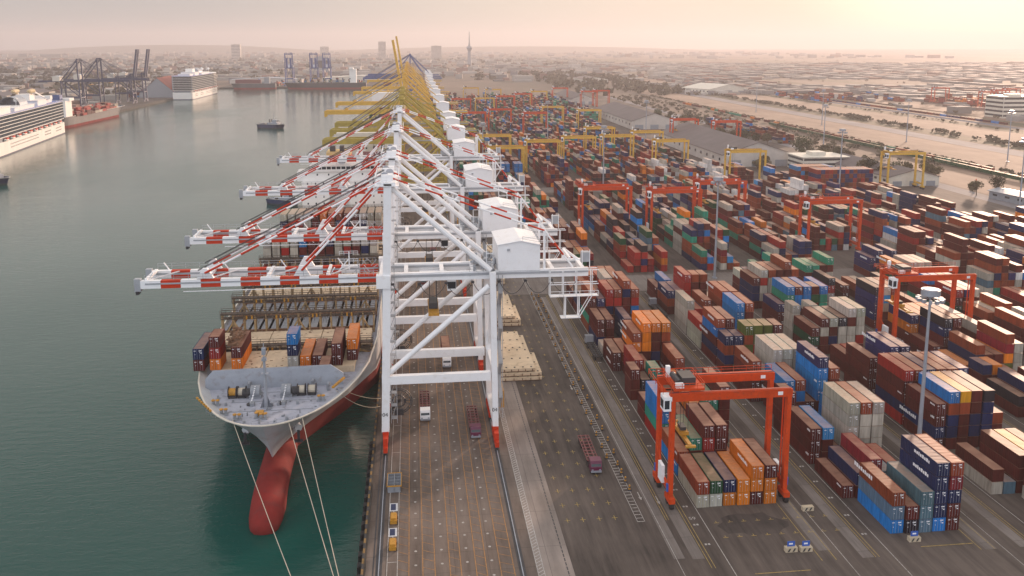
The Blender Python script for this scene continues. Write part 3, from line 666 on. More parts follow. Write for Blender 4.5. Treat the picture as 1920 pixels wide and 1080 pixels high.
        # rear service frame
        b = MB(); xs = (30,33,36,39.5)
        for y in (y1-2.6, y1-.9):
            for x in xs: b.beam((x,y,GZ+1),(x,y,GZ-5),.16)
            for z in (GZ-5,GZ-2.2,GZ+1): b.beam((30,y,z),(41,y,z),.16)
            b.beam((33.5,y,GZ-5),(33.5,y,GZ-10),.2); b.beam((36.6,y,GZ-5),(36.6,y,GZ-10),.2); b.beam((32.5,y,GZ-10),(37,y,GZ-10),.2); b.beam((36.6,y,GZ-10),(39.5,y,GZ-5),.16)
        b.box(30,41,y1-2.6,y1-.9,GZ-5.1,GZ-5); b.box(32.5,37,y1-2.6,y1-.9,GZ-10.1,GZ-10); b.rail([(30,y1-2.7,GZ-5),(41,y1-2.7,GZ-5)],1.2,.08,2)
        part(b, 'service_frame')
        b = MB(); b.box(37.6,39.4,y1,y1+1.8,GZ+2.2,GZ+4.4,1); b.beam((37.7,y1,GZ+1),(37.7,y1,GZ+5),.15); b.beam((39.4,y1,GZ+1),(39.4,y1,GZ+5),.15); b.beam((34.8,y2,GZ+.5),(34.8,y2,GZ+3.4),.7); b.beam((34.8,y2,GZ+3.4),(38.6,y2,GZ+.5),.6); b.beam((34.8,y1,GZ+3.2),(34.8,y2,GZ+3.2),.5)
        part(b, 'tail_frame', [A, LAT])
        # festoon loops
        b = MB(); xs = [-5+5.9*i for i in range(8)]
        for xa, xb in zip(xs, xs[1:]):
            pp = [(xa+(xb-xa)*t/8, y1-1.5, GZ-1.3-3.0*4*(t/8)*(1-t/8)) for t in range(9)]
            for p, q in zip(pp, pp[1:]): b.tube(p, q, .07, 4, cap=False)
            b.box(xa-.35,xa+.35,y1-1.8,y1-1.1,GZ-1.5,GZ-1.1)
        part(b, 'festoon_cable', M['dark'])
        # deck machinery by house and boom hinge
        b = MB(); q = random.Random(3)
        for i in range(26): x, y = q.uniform(12.5,17.8), q.uniform(1.5,D-2); h = q.uniform(.4,1.6); b.box(x,x+q.uniform(.3,1.2),y,y+q.uniform(.4,1.4),GZ+1.2,GZ+1.2+h)
        b.rail([(12,.6,GZ+1.4),(18,.6,GZ+1.4)],1.1,.07,1.5); b.rail([(-12,.4,GZ+1.2),(-8,.4,GZ+1.2)],1.1,.07,1)
        for i in range(12): x, y = q.uniform(-14,-9), q.uniform(1,D-1); b.beam((x,y,GZ+1),(x+q.uniform(-2,2),y,GZ+q.uniform(1.5,4)),.14)
        part(b, 'deck_machinery', LAT)['kind'] = 'stuff'
        b = MB()
        for (x, z, x2, z2) in ((-14.5,GZ+1,-14.5,GZ+5.5),(-17,GZ+1,-14.5,GZ+4)): b.beam((x,y1+2,z),(x2,y1+2,z2),.25)
        for z in (GZ+3.2,GZ+5): b.rail([(-16.5,y1+1,z),(-12.5,y1+1,z)],.9,.08,1)
        part(b, 'maintenance_mast')
        # ladders and lift on sea leg, stair on land leg
        b = MB()
        for z in range(6, 56, 3): b.box(-5.6,-4.0,D/2-3,D/2-1.4,z,z+.1) if z > 42 else b.box(-5.9,-4.6,2,3.6,z,z+.1)
        for x,y in ((-5.9,2),(-4.6,2),(-5.9,3.6),(-4.6,3.6)): b.beam((x,y,5),(x,y,42),.1)
        for z in range(6, 40, 3): b.beam((-5.9,2,z),(-4.6,3.6,z+3),.09)
        b.beam((-7.2,1.2,GZ),(-7.2,1.2,7),.3)
        part(b, 'ladder', LAT)
        b = MB(); n = 8
        for i in range(n):
            z = 6+i*4.1; ya_, yb_ = (2,6) if i % 2 else (6,2); b.beam((18.9,ya_,z),(18.9,yb_,z+4.1),.9,.12); b.box(18.4,19.4,yb_-.5,yb_+.5,z+4.1,z+4.2)
        for y in (2,6): b.beam((19.4,y,5),(19.4,y,GZ),.12); b.beam((18.5,y,5),(18.5,y,GZ),.12)
        part(b, 'stairway', LAT)
        b = MB(); b.box(18.2,20.2,6.5,13,5.6,9.6); part(b, 'electric_room', M['tyel'])
        # cable reel
        b = MB(); cy = 5.0
        for rr in (3.0, 2.6, 1.4): 
            for i in range(20):
                a0, a1 = 2*math.pi*i/20, 2*math.pi*(i+1)/20; b.beam((-4.2+rr*math.cos(a0),cy,9+rr*math.sin(a0)),(-4.2+rr*math.cos(a1),cy,9+rr*math.sin(a1)),.25 if rr > 2 else .5,.16)
        for i in range(20): a0 = 2*math.pi*i/20; b.beam((-4.2,cy,9),(-4.2+3*math.cos(a0),cy,9+3*math.sin(a0)),.09)
        b.beam((-6.8,cy+.4,5.6),(-4.2,cy+.4,9),.4); b.box(-5.2,-3.2,cy,cy+.6,5.5,7)
        part(b, 'cable_reel', M['dark'])
    # trolley, cabin and spreader
    if not raised:
        tx = 4.0 if detail > 1 else -20
        b = MB(); b.box(tx-3,tx+3,y1+1,y2-1,GZ-1.4,GZ-.5); b.rail([(tx-3,y1+1,GZ-.5),(tx+3,y1+1,GZ-.5)],1,.08,1.5); tr = part(b, 'trolley')
        b = MB(); b.box(tx+3.2,tx+5.2,y1+2.2,y1+5,GZ-4.2,GZ-1.5,0); b.box(tx+3.3,tx+5.1,y1+2.12,y1+2.19,GZ-3.7,GZ-2.1,1); part(b, 'cabin', [A, M['glass']])
        b = MB(); sz = GZ-9 if detail > 1 else GZ-5; b.box(tx-1.2,tx+1.2,2.2,D-2.2,sz,sz+.6,0); b.box(tx-1,tx+1,D/2-2.5,D/2+2.5,sz+.7,sz+2,1)
        for y in (D/2-2,D/2+2):
            for x in (tx-.8,tx+.8): b.tube((x,y,sz+2),(x,y,GZ-1.4),.05,4,1)
        part(b, 'spreader', [M['tyel'], M['dark']])
    return P
WL = ['white quay crane standing nearest, red striped boom over the bow of the container ship',
      'second white quay crane, red striped boom just behind the nearest crane',
      'third white quay crane, its red striped boom reaching the ship bridge',
      'farthest of the four white quay cranes, next to the yellow cranes']
for i, (Y, ap) in enumerate(((186.5,60.3),(229,60.3),(303,60.3),(389,60.3))):
    sts(WL[i], (0,Y,0), apex=ap, group='white quay cranes with red striped booms', number='04' if i == 0 else None)
YL = ['nearest yellow quay crane, dull olive boom with a drooping end bracket','second yellow quay crane, dull olive boom lowered over the water','third dull yellow quay crane behind the two olive booms','bright yellow quay crane with the longest lowered boom','bright yellow quay crane just past the longest boom','yellow quay crane with its boom raised, the left upright boom','yellow quay crane with its boom raised, the right upright boom','yellow quay crane beyond the raised booms, boom lowered','yellow quay crane far along the quay, boom lowered','last yellow quay crane before the blue cranes']
for i, (Y, tip, cr, rs, rear) in enumerate(((462,-46,'olive',0,38),(515,-47,'olive',0,38),(562,-48,'olive',0,36),(662,-64,'yellow',0,42),(760,-64,'yellow',0,40),(860,-64,'yellow',1,36),(1130,-70,'yellow',1,36),(930,-60,'yellow',0,40),(1030,-57,'yellow',0,38),(1230,-60,'yellow',0,42))):
    sts(YL[i], (0,Y,0), main=cr, stripe=None, tip=tip, rear=rear, raised=bool(rs), apex=64 if cr == 'yellow' else 61, detail=1, group='yellow quay cranes along the quay', bogie=cr, house='white')
for i, Y in enumerate((1330,1400,1480)):
    sts('blue quay crane at the far end of the quay, %s of three' % ORD[i], (4,Y,0), main='blue', stripe=None, tip=-75, rear=42, apex=72, detail=1, group='blue quay cranes at the quay end', bogie='blue')
for i, (X, Y) in enumerate(((-463,1290),(-455,1345))):
    sts('dark navy crane on the left shore, boom lowered over the cargo ship, %s one' % ('nearer','farther')[i], (X,Y,0), math.pi, main='dkblue', stripe=None, tip=-72, rear=48, apex=68, detail=1, group='dark cranes on the left shore', bogie='dkblue', house='cream')
for i, (X, Y) in enumerate(((-425,1395),(-422,1440))):
    sts('dark navy crane with upright boom beside the red roofed shed, %s one' % ('nearer','farther')[i], (X,Y,0), math.pi, main='dkblue', stripe=None, tip=-52, rear=24, apex=44, raised=True, detail=1, group='dark cranes on the left shore', bogie='dkblue', house='cream')
for i, X in enumerate((-251,-199,-172)):
    sts('pale blue crane across the harbour basin, %s of three' % ('leftmost','middle','rightmost')[i], (X,1925,0), R(90), main='blue', stripe=None, tip=-30, rear=36, apex=70, raised=True, detail=1, group='blue cranes on the far shore', bogie='blue')

# ---------------------------------------------------------------- yard gantry cranes
def rtg(main='rtg', detail=2, span=23.3, h=22.3):
    P = thing('yard_gantry_crane', 'x', 'gantry crane'); A = M[main]; GL = 8.6
    def part(mb, name, m=A, par=P): return mb.build(name, m, par)
    for x in (0, span):
        for y in (0, GL):
            b = MB(); b.beam((x,y,2.4),(x,y,h-.3),.85,1.25); part(b, 'leg')
            b = MB(); b.tube((x-.35,y-1.1,.8),(x+.35,y-1.1,.8),.78,12); b.tube((x-.35,y+1.1,.8),(x+.35,y+1.1,.8),.78,12); part(b, 'wheel', M['black'])
            b = MB(); b.box(x-.6,x+.6,y-1.7,y+1.7,1.3,2.3); b.box(x-.4,x+.4,y-.5,y+.5,2.3,3.2); b.box(x+.3 if x else x-.75,x+.75 if x else x-.3,y-.3,y+.3,3.2,4.8,1) if detail > 1 else 0; part(b, 'bogie', [A, M['sign']])
        b = MB(); b.beam((x,.7,3.4),(x,GL-.7,3.4),.7,1.0); b.beam((x,.7,h-.9),(x,GL-.7,h-.9),.6,.8) if x == 0 else 0; part(b, 'sill_beam')
    for y in (0, GL):
        b = MB(); b.beam((-.6,y,h+.35),(span+.6,y,h+.35),1.1,1.55); b.beam((-.6,y,h+1.2),(span+.6,y,h+1.2),.2,.12,1)
        if detail > 1: b.box(span-2.4,span-1.4,y-.58,y-.551,h,h+.7,2); o = None
        part(b, 'girder', [A, M['maroon'], M['white']])
    b = MB()
    if detail > 1:
        b.rail([(-.4,GL+.9,h+1.2),(span+.4,GL+.9,h+1.2)],1.1,.07,2.6); b.rail([(3,-.7,h+1.2),(span,-.7,h+1.2)],.25,.07,3); b.box(-.4,span+.4,GL+.56,GL+1.1,h+1,h+1.08)
        b.rail([(-2.2,-.8,h+1.3),(-2.2,GL+1,h+1.3)],1.2,.08,1.5); b.rail([(-2.2,-.8,h+1.3),(1,-.8,h+1.3)],1.2,.08,1.2); b.rail([(-2.2,GL+1,h+1.3),(1,GL+1,h+1.3)],1.2,.08,1.2)
        part(b, 'walkway')
    tx = 3.4
    b = MB(); b.box(tx-3,tx+3,.3,GL-.3,h+1.3,h+1.75); b.box(tx-.9,tx+1.8,2.2,6.2,h+1.75,h+3.2,1); b.tube((tx-1.6,2,h+2.4),(tx-1.6,6.5,h+2.4),.6,10,1); b.box(tx-2.8,tx-2,6.6,7.4,h+1.75,h+4,2); b.box(tx-2.6,tx-1,.6,1.6,h+1.75,h+2.6,2)
    if detail > 1: b.rail([(tx-3,.3,h+1.75),(tx+3,.3,h+1.75),(tx+3,GL-.3,h+1.75),(tx-3,GL-.3,h+1.75),(tx-3,.3,h+1.75)],1.1,.08,1.5)
    part(b, 'trolley', [A, M['dark'], M['white']])
    b = MB(); b.box(-1.9,-.3,-.6,1.8,h-2.3,h+.6,0); b.box(-1.75,-.45,-.66,-.61,h-1.8,h-.1,1); b.box(-1.96,-1.91,-.3,1.5,h-1.8,h-.1,1); b.box(-.8,-.5,-.68,-.665,h-1.8,h-.1,0); part(b, 'cabin', [M['white'], M['glass']])
    if detail > 1:
        b = MB(); b.box(-1.1,-.5,2.2,4.8,3.8,7.4,0); part(b, 'generator_box', M['white'])
        b = MB(); b.box(span+.5,span+1.3,1.8,6.8,4.1,5.3,0); b.box(span+.6,span+1.2,2.5,4,5.3,6,1); part(b, 'engine', [M['white'], M['dark']])
        b = MB(); n = 12
        for i in range(n): z = 4+i*(h-5)/n; b.beam((-.9,5.5,z),(-.9,7,z+(h-5)/n),.08)
        b.beam((-.9,5.5,3.6),(-.9,5.5,h),.1); b.beam((-.9,7,3.6),(-.9,7,h),.1); b.beam((span-.3,1.6,3),(span-.3,1.6,h),.22); b.beam((-.5,1.2,4),(-.5,GL-1,9),.3)
        part(b, 'ladder')
    b = MB(); b.box(tx-1.0,tx+1.0,-1.7,-1.1,12.8,13.2); b.box(tx-1.0,tx+1.0,10,10.6,12.8,13.2); b.box(tx-.35,tx+.35,-1.1,10,12.7,13.3); b.box(tx-.9,tx+.9,2.6,6.2,13.4,14.1); b.box(tx-.5,tx+.6,3.3,5.6,14.1,14.8,1)
    for x in (tx-.8,tx+.8):
        for y in (3,6): b.tube((x,y,14.1),(x,y,h+1.3),.05,4,1)
    part(b, 'spreader', [M['tyel'], M['dark']])
    return P
r0 = rtg()
r0['label'] = 'orange-red yard gantry nearest the camera, yellow spreader hanging over the front containers'; r0.location = (48.9,155,0); r0['group'] = 'orange-red yard gantry cranes'
oth = [((138.9,231),'orange-red yard gantry at the right, its legs either side of orange containers'),((78.9,398),'orange-red yard gantry left of centre above blue and brown stacks'),
       ((108.9,386),'orange-red yard gantry in the middle of the yard'),((138.9,408),'orange-red yard gantry behind and right of the middle one'),((168.9,352),'orange-red yard gantry at upper right over mixed orange stacks')]
for (x, y), l in oth: dup(r0, (x,y,0), None, l, 'orange-red yard gantry cranes')
ry = rtg('yellow', 1); yl_ = [((48.9,565),),((78.9,600),),((108.9,622),),((138.9,628),),((168.9,592),),((198.9,528),),((138.9,690),),((48.9,640),),((168.9,655),)]
ry.location = (48.9,565,0); ry['label'] = 'yellow yard gantry nearest the quay, behind the white crane houses'; ry['group'] = 'yellow yard gantry cranes'
for i, ((x, y),) in enumerate(yl_[1:]): dup(ry, (x,y,0), None, 'yellow yard gantry crane, %s going right and back from the nearest' % ORD[i+1], 'yellow yard gantry cranes')
rb = dup(ry, (293,507,0), None, 'tall bright yellow gantry standing alone by the brown roofed shed', 'yellow yard gantry cranes')
far = [(48.9,860),(78.9,900),(108.9,850),(138.9,930),(168.9,880),(78.9,1090),(108.9,1130),(48.9,1080),(138.9,1180),(168.9,1240),(108.9,1300),(78.9,1350)]
cl = ['rtg','yellow']
protos = {'rtg': rtg('rtg', 1), 'yellow': ry}
for i, (x, y) in enumerate(far):
    k = cl[(i*7//3) % 2]; lab = '%s yard gantry in the hazy distance, %s from the front' % ('red' if k == 'rtg' else 'yellow', ORD[i])
    if k == 'rtg' and not protos['rtg'].get('group'): o = protos['rtg']; o.location = (x,y,0); o['label'] = lab; o['group'] = 'far yard gantry cranes'
    else: dup(protos[k], (x,y,0), None, lab, 'far yard gantry cranes')
for i, (x, y, k) in enumerate(((232,760,'rtg'),(262,735,'rtg'),(240,1230,'rtg'),(215,1330,'rtg'),(262,1250,'rtg'))):
    dup(protos[k], (x,y,0), None, 'red gantry crane over the inland sheds, %s from the front' % ORD[i], 'red gantries by the sheds')
for i in range(7): dup(protos['rtg'], (800+(i%3)*45,1040+i*38,0), None, 'faint red gantry in the glare at far right, %s from the front' % ORD[i], 'red gantries in the glare')

# ---------------------------------------------------------------- light masts
def mast(h, head=True):
    P = thing('light_mast', 'x', 'light mast'); b = MB(); b.tube((0,0,0),(0,0,h),.5,12,0,.24); b.box(-.8,.8,-.8,.8,0,.5); b.build('pole', M['steel'], P)
    b = MB(); b.tube((0,0,h-.3),(0,0,h+.9),1.9,18,0); b.tube((0,0,h+.9),(0,0,h+1.0),1.5,18,0); b.build('head_ring', M['steel'], P)
    b = MB()
    for i in range(12):
        a = 2*math.pi*i/12; x, y = 2.4*math.cos(a), 2.4*math.sin(a); b.obox(x,y,h-1.6,h-.9,.8,.6,a,0); b.beam((x*.3,y*.3,h-.8),(x,y,h-1.1),.1)
    b.build('floodlight', M['steel'], P)
    return P
m0 = mast(38.8); m0.location = (106,164,0); m0['label'] = 'tall grey light mast nearest the camera, round lamp head before the right gantry'; m0['group'] = 'light masts across the yard'
for i, (x, y) in enumerate(((115.5,318),(255,494),(328,434),(45,560),(118,530),(210,770),(120,770),(200,1010),(90,1010),(345,700),(455,620),(455,760),(455,930),(455,1120))):
    dup(m0, (x,y,0), None, 'grey light mast, %s of those behind the nearest one' % ('sixteenth' if i > 15 else ORD[i]), 'light masts across the yard')
#PART4
# ---------------------------------------------------------------- ships
def hull(P, L, B, zd, bands, mats, bow=46, wl=66, stem=13.5, bulwark=1.3, stern=14, name='hull', zw=-2.6):
    h = B/2; zs = sorted(set([zw-1.5, zw]+[b for b in bands if b < zd]+[zw+(zd-zw)*f for f in (.25,.5,.75)]+[zd, zd+bulwark]))
    vs = [0,.25,.8,1.8,3.5,6,9,13,18,25,34,bow,wl,L*.5,L-stern*1.5,L-stern*.6,L]
    vs = sorted(set(v for v in vs if v <= L))
    def pt(z, v):
        t = max(0, min(1.06, (z-zw)/(zd+bulwark-zw)))
        f = t**2.3; ys = stem*(1-t**1.25)
        u_ = min(1,v/wl); a = h*(3*u_*u_-2*u_**3)**.9; b = h*math.sqrt(max(0,1-max(0,1-v/bow)**2)); w_ = (1-f)*a+f*b
        y = ys+v*(L-ys)/L
        if v > L-stern*1.6: q = (v-(L-stern*1.6))/(stern*1.6); w_ *= 1-(.25*(1-t)+.06)*q**2
        return w_, y
    m = MB()
    for sgn in (-1, 1):
        for z0, z1 in zip(zs, zs[1:]):
            mi = sum(1 for b in bands if z0 >= b-.01)
            for v0, v1 in zip(vs, vs[1:]):
                q = [(sgn*pt(z0,v0)[0],pt(z0,v0)[1],z0),(sgn*pt(z0,v1)[0],pt(z0,v1)[1],z0),(sgn*pt(z1,v1)[0],pt(z1,v1)[1],z1),(sgn*pt(z1,v0)[0],pt(z1,v0)[1],z1)]
                m.face(q if sgn > 0 else q[::-1], mi)
                if z0 >= zd-.01: m.face([(x-sgn*.18,y+.1,z) for x,y,z in (q[::-1] if sgn > 0 else q)], mi)
    for z0, z1 in zip(zs, zs[1:]):
        mi = sum(1 for b in bands if z0 >= b-.01); a, b = pt(z0,L), pt(z1,L); m.face([(a[0],a[1],z0),(-a[0],a[1],z0),(-b[0],b[1],z1),(b[0],b[1],z1)], mi)
    o = m.build(name, [M[k] for k in mats], P)
    d = MB(); pts = [pt(zd, v) for v in vs]
    d.face([(w_-.05,y,zd) for w_, y in pts]+[(-w_+.05,y,zd) for w_, y in pts[::-1]][:-1])
    r = MB(); e = [pt(zd+bulwark, v) for v in vs]
    for sgn in (-1,1):
        for a, b in zip(e, e[1:]): r.beam((sgn*a[0],a[1],zd+bulwark),(sgn*b[0],b[1],zd+bulwark),.35,.22)
    r.build('rail_cap', M['cream'], P)
    return o, d
def skin_tube(m, pts, n=12, mi=0):  # lofted rings: (x,y,z,rx,rz)
    R_ = []
    for x,y,z,rx,rz in pts: R_.append([(x+rx*math.cos(2*math.pi*i/n), y, z+rz*math.sin(2*math.pi*i/n)) for i in range(n)])
    vs = [p for r in R_ for p in r]; fs = [(k*n+i,k*n+(i+1)%n,(k+1)*n+(i+1)%n,(k+1)*n+i) for k in range(len(R_)-1) for i in range(n)]
    fs += [tuple(range(n))[::-1], tuple((len(R_)-1)*n+i for i in range(n))]; m.poly(vs, fs, mi)

SX, SY = -31.1, 169.5
P = thing('container_ship', 'grey container ship with red bulbous bow moored at the quay under the white cranes', 'ship', (SX,SY,0))
ho, d = hull(P, 290, 42, 13, [2.4], ['hullr','hullg'], bow=52, wl=60)
d.build('deck', M['deck'], P)
b = MB(); skin_tube(b, [(1.4,-11.6,-1.9,.5,.5),(1.4,-11.2,-1.9,1.9,1.6),(1.35,-9.8,-1.8,2.8,2.4),(1.2,-6.5,-1.7,3.3,3.1),(1.0,-2,-1.7,3.5,3.7),(.6,4,-1.6,3.4,4.0),(.3,12,-1.7,3.3,4.1),(0,24,-2,3.4,4.1),(0,40,-2.2,2,4)], 18)
o = b.build('bulbous_bow', M['hullr'], P, smooth=True)
b = MB(); b.poly([(-.35,0.4,8),(.35,.4,8),(1.6,4,1),(0,1.5,1),(-.8,4,1),(1.0,6,-1.5),(.2,9,-1.5)], [(0,1,2,3),(0,3,4)]); 
# breakwater
b = MB(); bwz = 13
b.poly([(x,y-2.6,z*1.0+(.5 if z > 16 else .2 if z > 14 else 0)) for x,y,z in [(-16.2,26,13),(14.4,26,13),(14.4,26.6,15.3),(11.6,27,16.9),(-14.6,27,16.6),(-16.2,26.4,15.2),(-16.2,26.4,13),(14.4,26.4,13),(14.4,27,15.3),(11.6,27.4,16.9),(-14.6,27.4,16.6),(-16.2,26.8,15.2)]],[(0,1,2,3,4,5),(11,10,9,8,7,6),(2,8,9,3),(3,9,10,4),(4,10,11,5),(1,7,8,2),(5,11,6,0)])
for x in range(-14,13,4): b.poly([(x,24.6,13.1),(x+.2,24.6,13.1),(x+.2,27.4,13.1),(x,27.4,13.1),(x,24.8,16.8),(x+.2,24.8,16.8)],[(0,1,5,4),(1,2,5),(3,0,4),(2,3,4,5)])
b.build('breakwater', M['brk'], P)
b = MB(); b.tube((-1,12,13),(-1,12,24.5),.42,10,0,.26); b.box(-1.5,-.5,11.6,12.4,23.6,24.2); b.box(-1.4,-.6,11.5,12.5,25,26.4); b.box(-1.7,-.3,11.5,12.4,20.6,20.8); b.tube((-1,12,24.5),(-1,12,27.5),.1,6)
for x in (-2.3,.3): b.poly([(x,12,13.05),(-1,12,16.5),(-1,12.3,13.05)],[(0,1,2),(2,1,0)])
b.beam((-1,12,22),(-9,26.5,16.6),.05); b.beam((-1,12,22),(8,26.5,16.6),.05); b.build('foremast', M['steel'], P)
for wx in (-4.2, 2.4):
    b = MB(); b.tube((wx-1,18.2,14.4),(wx+1,18.2,14.4),1.35,14,0); b.box(wx-1.3,wx+1.3,17.2,19.4,13,13.8,0); b.tube((wx+(1.2 if wx > 0 else -1.2),18.2,14.2),(wx+(2.8 if wx > 0 else -2.8),18.2,14.2),.9,12,1); b.box(wx-.4,wx+.4,13,14.4,13,13.7,0)
    b.tube((wx-.5,14,13),(wx-.5,14,13.3),.8,12,1); o = b.build('windlass', [M['grey'], M['dark']], P)
    c = MB()
    for i in range(12):
        t = i/12; y, z = 17.6-3.6*t, 15.6-2.4*t-.4*math.sin(t*math.pi); xx = wx-.5*t; c.obox(xx,y,z,z+.12,.34 if i%2 else .2,.34,0)
    c.build('anchor_chain', M['white'], o)
for x, cl in ((-9.2,'tyel'),(-7.2,'rope'),(5.6,'rope'),(7.9,'rope')):
    b = MB(); b.tube((x-.75,18.5,14.3),(x+.75,18.5,14.3),.85,12,0); 
    for e in (-.85,.85): b.tube((x+e-.07,18.5,14.3),(x+e+.07,18.5,14.3),1.25,14,1)
    b.box(x-.9,x+.9,17.8,19.2,13,13.6,1); b.build('rope_drum', [M[cl], M['dark']], P)
for x,y in ((-12.5,14.5),(-6.5,6.5),(-2.2,7),(-1.2,6.4),(9.8,14.6),(-9.8,9.5)):
    b = MB(); b.tube((x,y,13),(x,y,14.1),.32,10,0); b.tube((x+.9,y,13),(x+.9,y,14.1),.32,10,0); b.box(x-.5,x+1.4,y-.5,y+.5,13,13.2,0); b.tube((x,y,14.1),(x,y,14.3),.42,10,1); b.tube((x+.9,y,14.1),(x+.9,y,14.3),.42,10,1)
    b.build('bollard', [M['grey'], M['tyel']], P)
b = MB()
for k in range(7): b.obox(-11.8-k*.7,8.5+k*1.15,14.3,14.65,.35,.75,.55); b.obox(12.6+k*.3,18.5+k*.8,14.3,14.7,.5,.8,-.4)
b.box(-2.6,-1,8.0,9,13,13.9); b.build('fairlead_guard', M['tyel'], P)
b = MB(); b.rail([(-13,10,13.1),(-6,3.8,13.1),(1,2,13.1),(7,4.6,13.1)],1.1,.05,1.5); b.beam((-16,25.8,13.2),(14,25.8,13.2),.1); b.build('deck_rail', M['steel'], P)
for sx_ in (-1,1):
    b = MB(); b.tube((sx_*3.6,15,8.9),(sx_*5.6,11.6,8.2),1.05,14,0,.85); b.box(sx_*5.6-.25,sx_*5.6+.25,10.9,11.5,5.6,7.9,1); b.box(sx_*5.6-.9,sx_*5.6+.9,10.9,11.3,5.3,5.9,1); b.build('anchor', [M['hullg'], M['dark']], P)
b = MB(); q = random.Random(21)
for i in range(46):
    y = q.uniform(4,22); hw_ = 20*math.sqrt(max(.02,1-(1-y/52)**2))-2.5; x = q.uniform(-hw_,hw_); a_, c_ = q.uniform(.15,.6), q.uniform(.15,.6); b.box(x,x+a_,y,y+c_,13,13+q.uniform(.15,.9))
for x,y in ((-6.5,22.6),(7.5,22.6),(11.2,20.4)): b.tube((x,y,13),(x,y,14.6),.35,8); b.tube((x,y,14.6),(x+.5,y-.3,14.6),.45,8)
for y in (10.5,15.5,20.5): b.beam((-9,y,13.05),(9,y,13.05),.1,.1)
b.build('deck_fittings', M['grey'], P)['kind'] = 'stuff'
# hatch covers, lashing bridges
for k in range(15):
    y = 31+15*k
    if 218 < y < 252: continue
    dark = k in (2,3)
    b = MB(); 
    if dark:
        for i in range(15): x = -19+i*2.6; b.box(x,x+2.1,y+.6,y+12.8,11.5 if i % 3 else 12.5,12.9,0)
        b.box(-20,20,y+.2,y+13.2,12.9,13.0,1); b.box(-20,20,y+.1,y+.5,13,14.4,0); b.box(-20,20,y+12.9,y+13.3,13,14.4,0)
        for i in range(15): x = -18.6+i*2.6; b.box(x,x+1.9,y+.5,y+12.9,13,13.4,2)
        b.build('open_hold', [M['rust'], M['dark'], M['grey']], P)
    else:
        hw = 16.5 if k == 0 else 19.5
        for j in range(3):
            xa = -hw+j*hw*2/3; b.box(xa+.1,xa+hw*2/3-.1,y+.2,y+13.0,13,14.5)
            for q in range(14): xx, yy = xa+rnd.uniform(1,hw*.6), y+rnd.uniform(1,12.4); b.box(xx,xx+rnd.uniform(.25,.7),yy,yy+.25,14.5,14.56,1)
        b.build('hatch_cover', [M['cover'], M['rust']], P)
def lashing(y, h, hw=20.3):
    b = MB(); z0 = 13; n = 14
    for i in range(n+1):
        x = -hw+2*hw*i/n
        for yy in (y, y+1.5): b.beam((x,yy,z0),(x,yy,z0+h),.5 if i % 2 else .36,.3,1)
    for zz in (z0+h, z0+h-1.3):
        b.box(-hw-.4,hw+.4,y-.2,y+1.7,zz-.22,zz,0); b.rail([(-hw-.4,y-.25,zz),(hw+.4,y-.25,zz)],1.0,.09,1.45); b.rail([(-hw-.4,y+1.75,zz),(hw+.4,y+1.75,zz)],1.0,.09,2.9)
    for c_ in (0,-hw+3,hw-3):
        b.beam((c_-2.6,y-.3,z0),(c_,y-.3,z0+h-2),.4,m=1); b.beam((c_+2.6,y-.3,z0),(c_,y-.3,z0+h-2),.4,m=1)
    q = random.Random(int(y))
    for i in range(26): x = q.uniform(-hw,hw); b.beam((x,y-.3,z0+h-.3),(x+q.uniform(-.8,.8),y-.3,z0+h-q.uniform(1.4,3.6)),.07)
    for x in (-13.6,-12.2,-5.9,-4.8,3.6,4.6,12.6,13.8): b.box(x,x+.4,y-.5,y-.1,z0+h-1.5,z0+h-.6,2)
    b.build('lashing_bridge', [M['bridge'], M['post'], M['tyel']], P)
for k in range(15):
    y = 44.8+15*k
    if 218 < y+5 < 256: continue
    lashing(y, 2.6 if k == 0 else 6.4 if k < 4 else 6.5, 19.8)
# superstructure of the ship
b = MB(); Y0 = 222
b.box(-18.3,-6.3,Y0,Y0+18,13,29,0); b.box(2.6,18.5,Y0,Y0+18,13,29,0); b.box(-6.3,2.6,Y0+7,Y0+18,13,29,0); b.box(-20.6,20.6,Y0+4,Y0+14,29,33.2,0); b.box(-15,15,Y0+3,Y0+15,33.2,36,0)
ss = b.build('superstructure', M['hullw'], P)
for i in range(13): x = -13.8+i*2.15; b = MB(); b.box(x,x+1.8,Y0+2.94,Y0+2.99,34.3,35.5); b.build('window', M['glass'], ss)
for z in (16,19,22,25,28,31.4):
    for x in (-16,-12.5,-9,5,9,13,16.5) if z < 29 else (-17,-12,-7,-2,3,8,13,18): b = MB(); yy = Y0-.06 if z < 29 else Y0+3.94; b.box(x,x+.6,yy,yy+.05,z,z+.8); b.build('window', M['glass'], ss)
b = MB(); b.rail([(-20,Y0+4,33.2),(-15.2,Y0+4,33.2)],1.1,.1,1.5); b.rail([(15.2,Y0+4,33.2),(20,Y0+4,33.2)],1.1,.1,1.5); b.rail([(-15,Y0+3,36),(15,Y0+3,36),(15,Y0+15,36)],1.1,.1,1.5); b.tube((8,Y0+8,36),(8,Y0+8,45),.35,8); b.box(6.2,9.8,Y0+7.9,Y0+8.1,42,42.3); b.tube((-3,Y0+6,36),(-3,Y0+6,40),.2,8); b.build('bridge_rail', M['white'], P)
b = MB(); skin_tube(b, [(-1,Y0+6,38,.1,.1),(-1,Y0+6.2,38,1.5,1.7),(-1,Y0+7.6,38,2.1,2.3),(-1,Y0+9,38,1.5,1.7),(-1,Y0+9.3,38,.1,.1)], 14); b.build('radome', M['steel'], P, smooth=True)
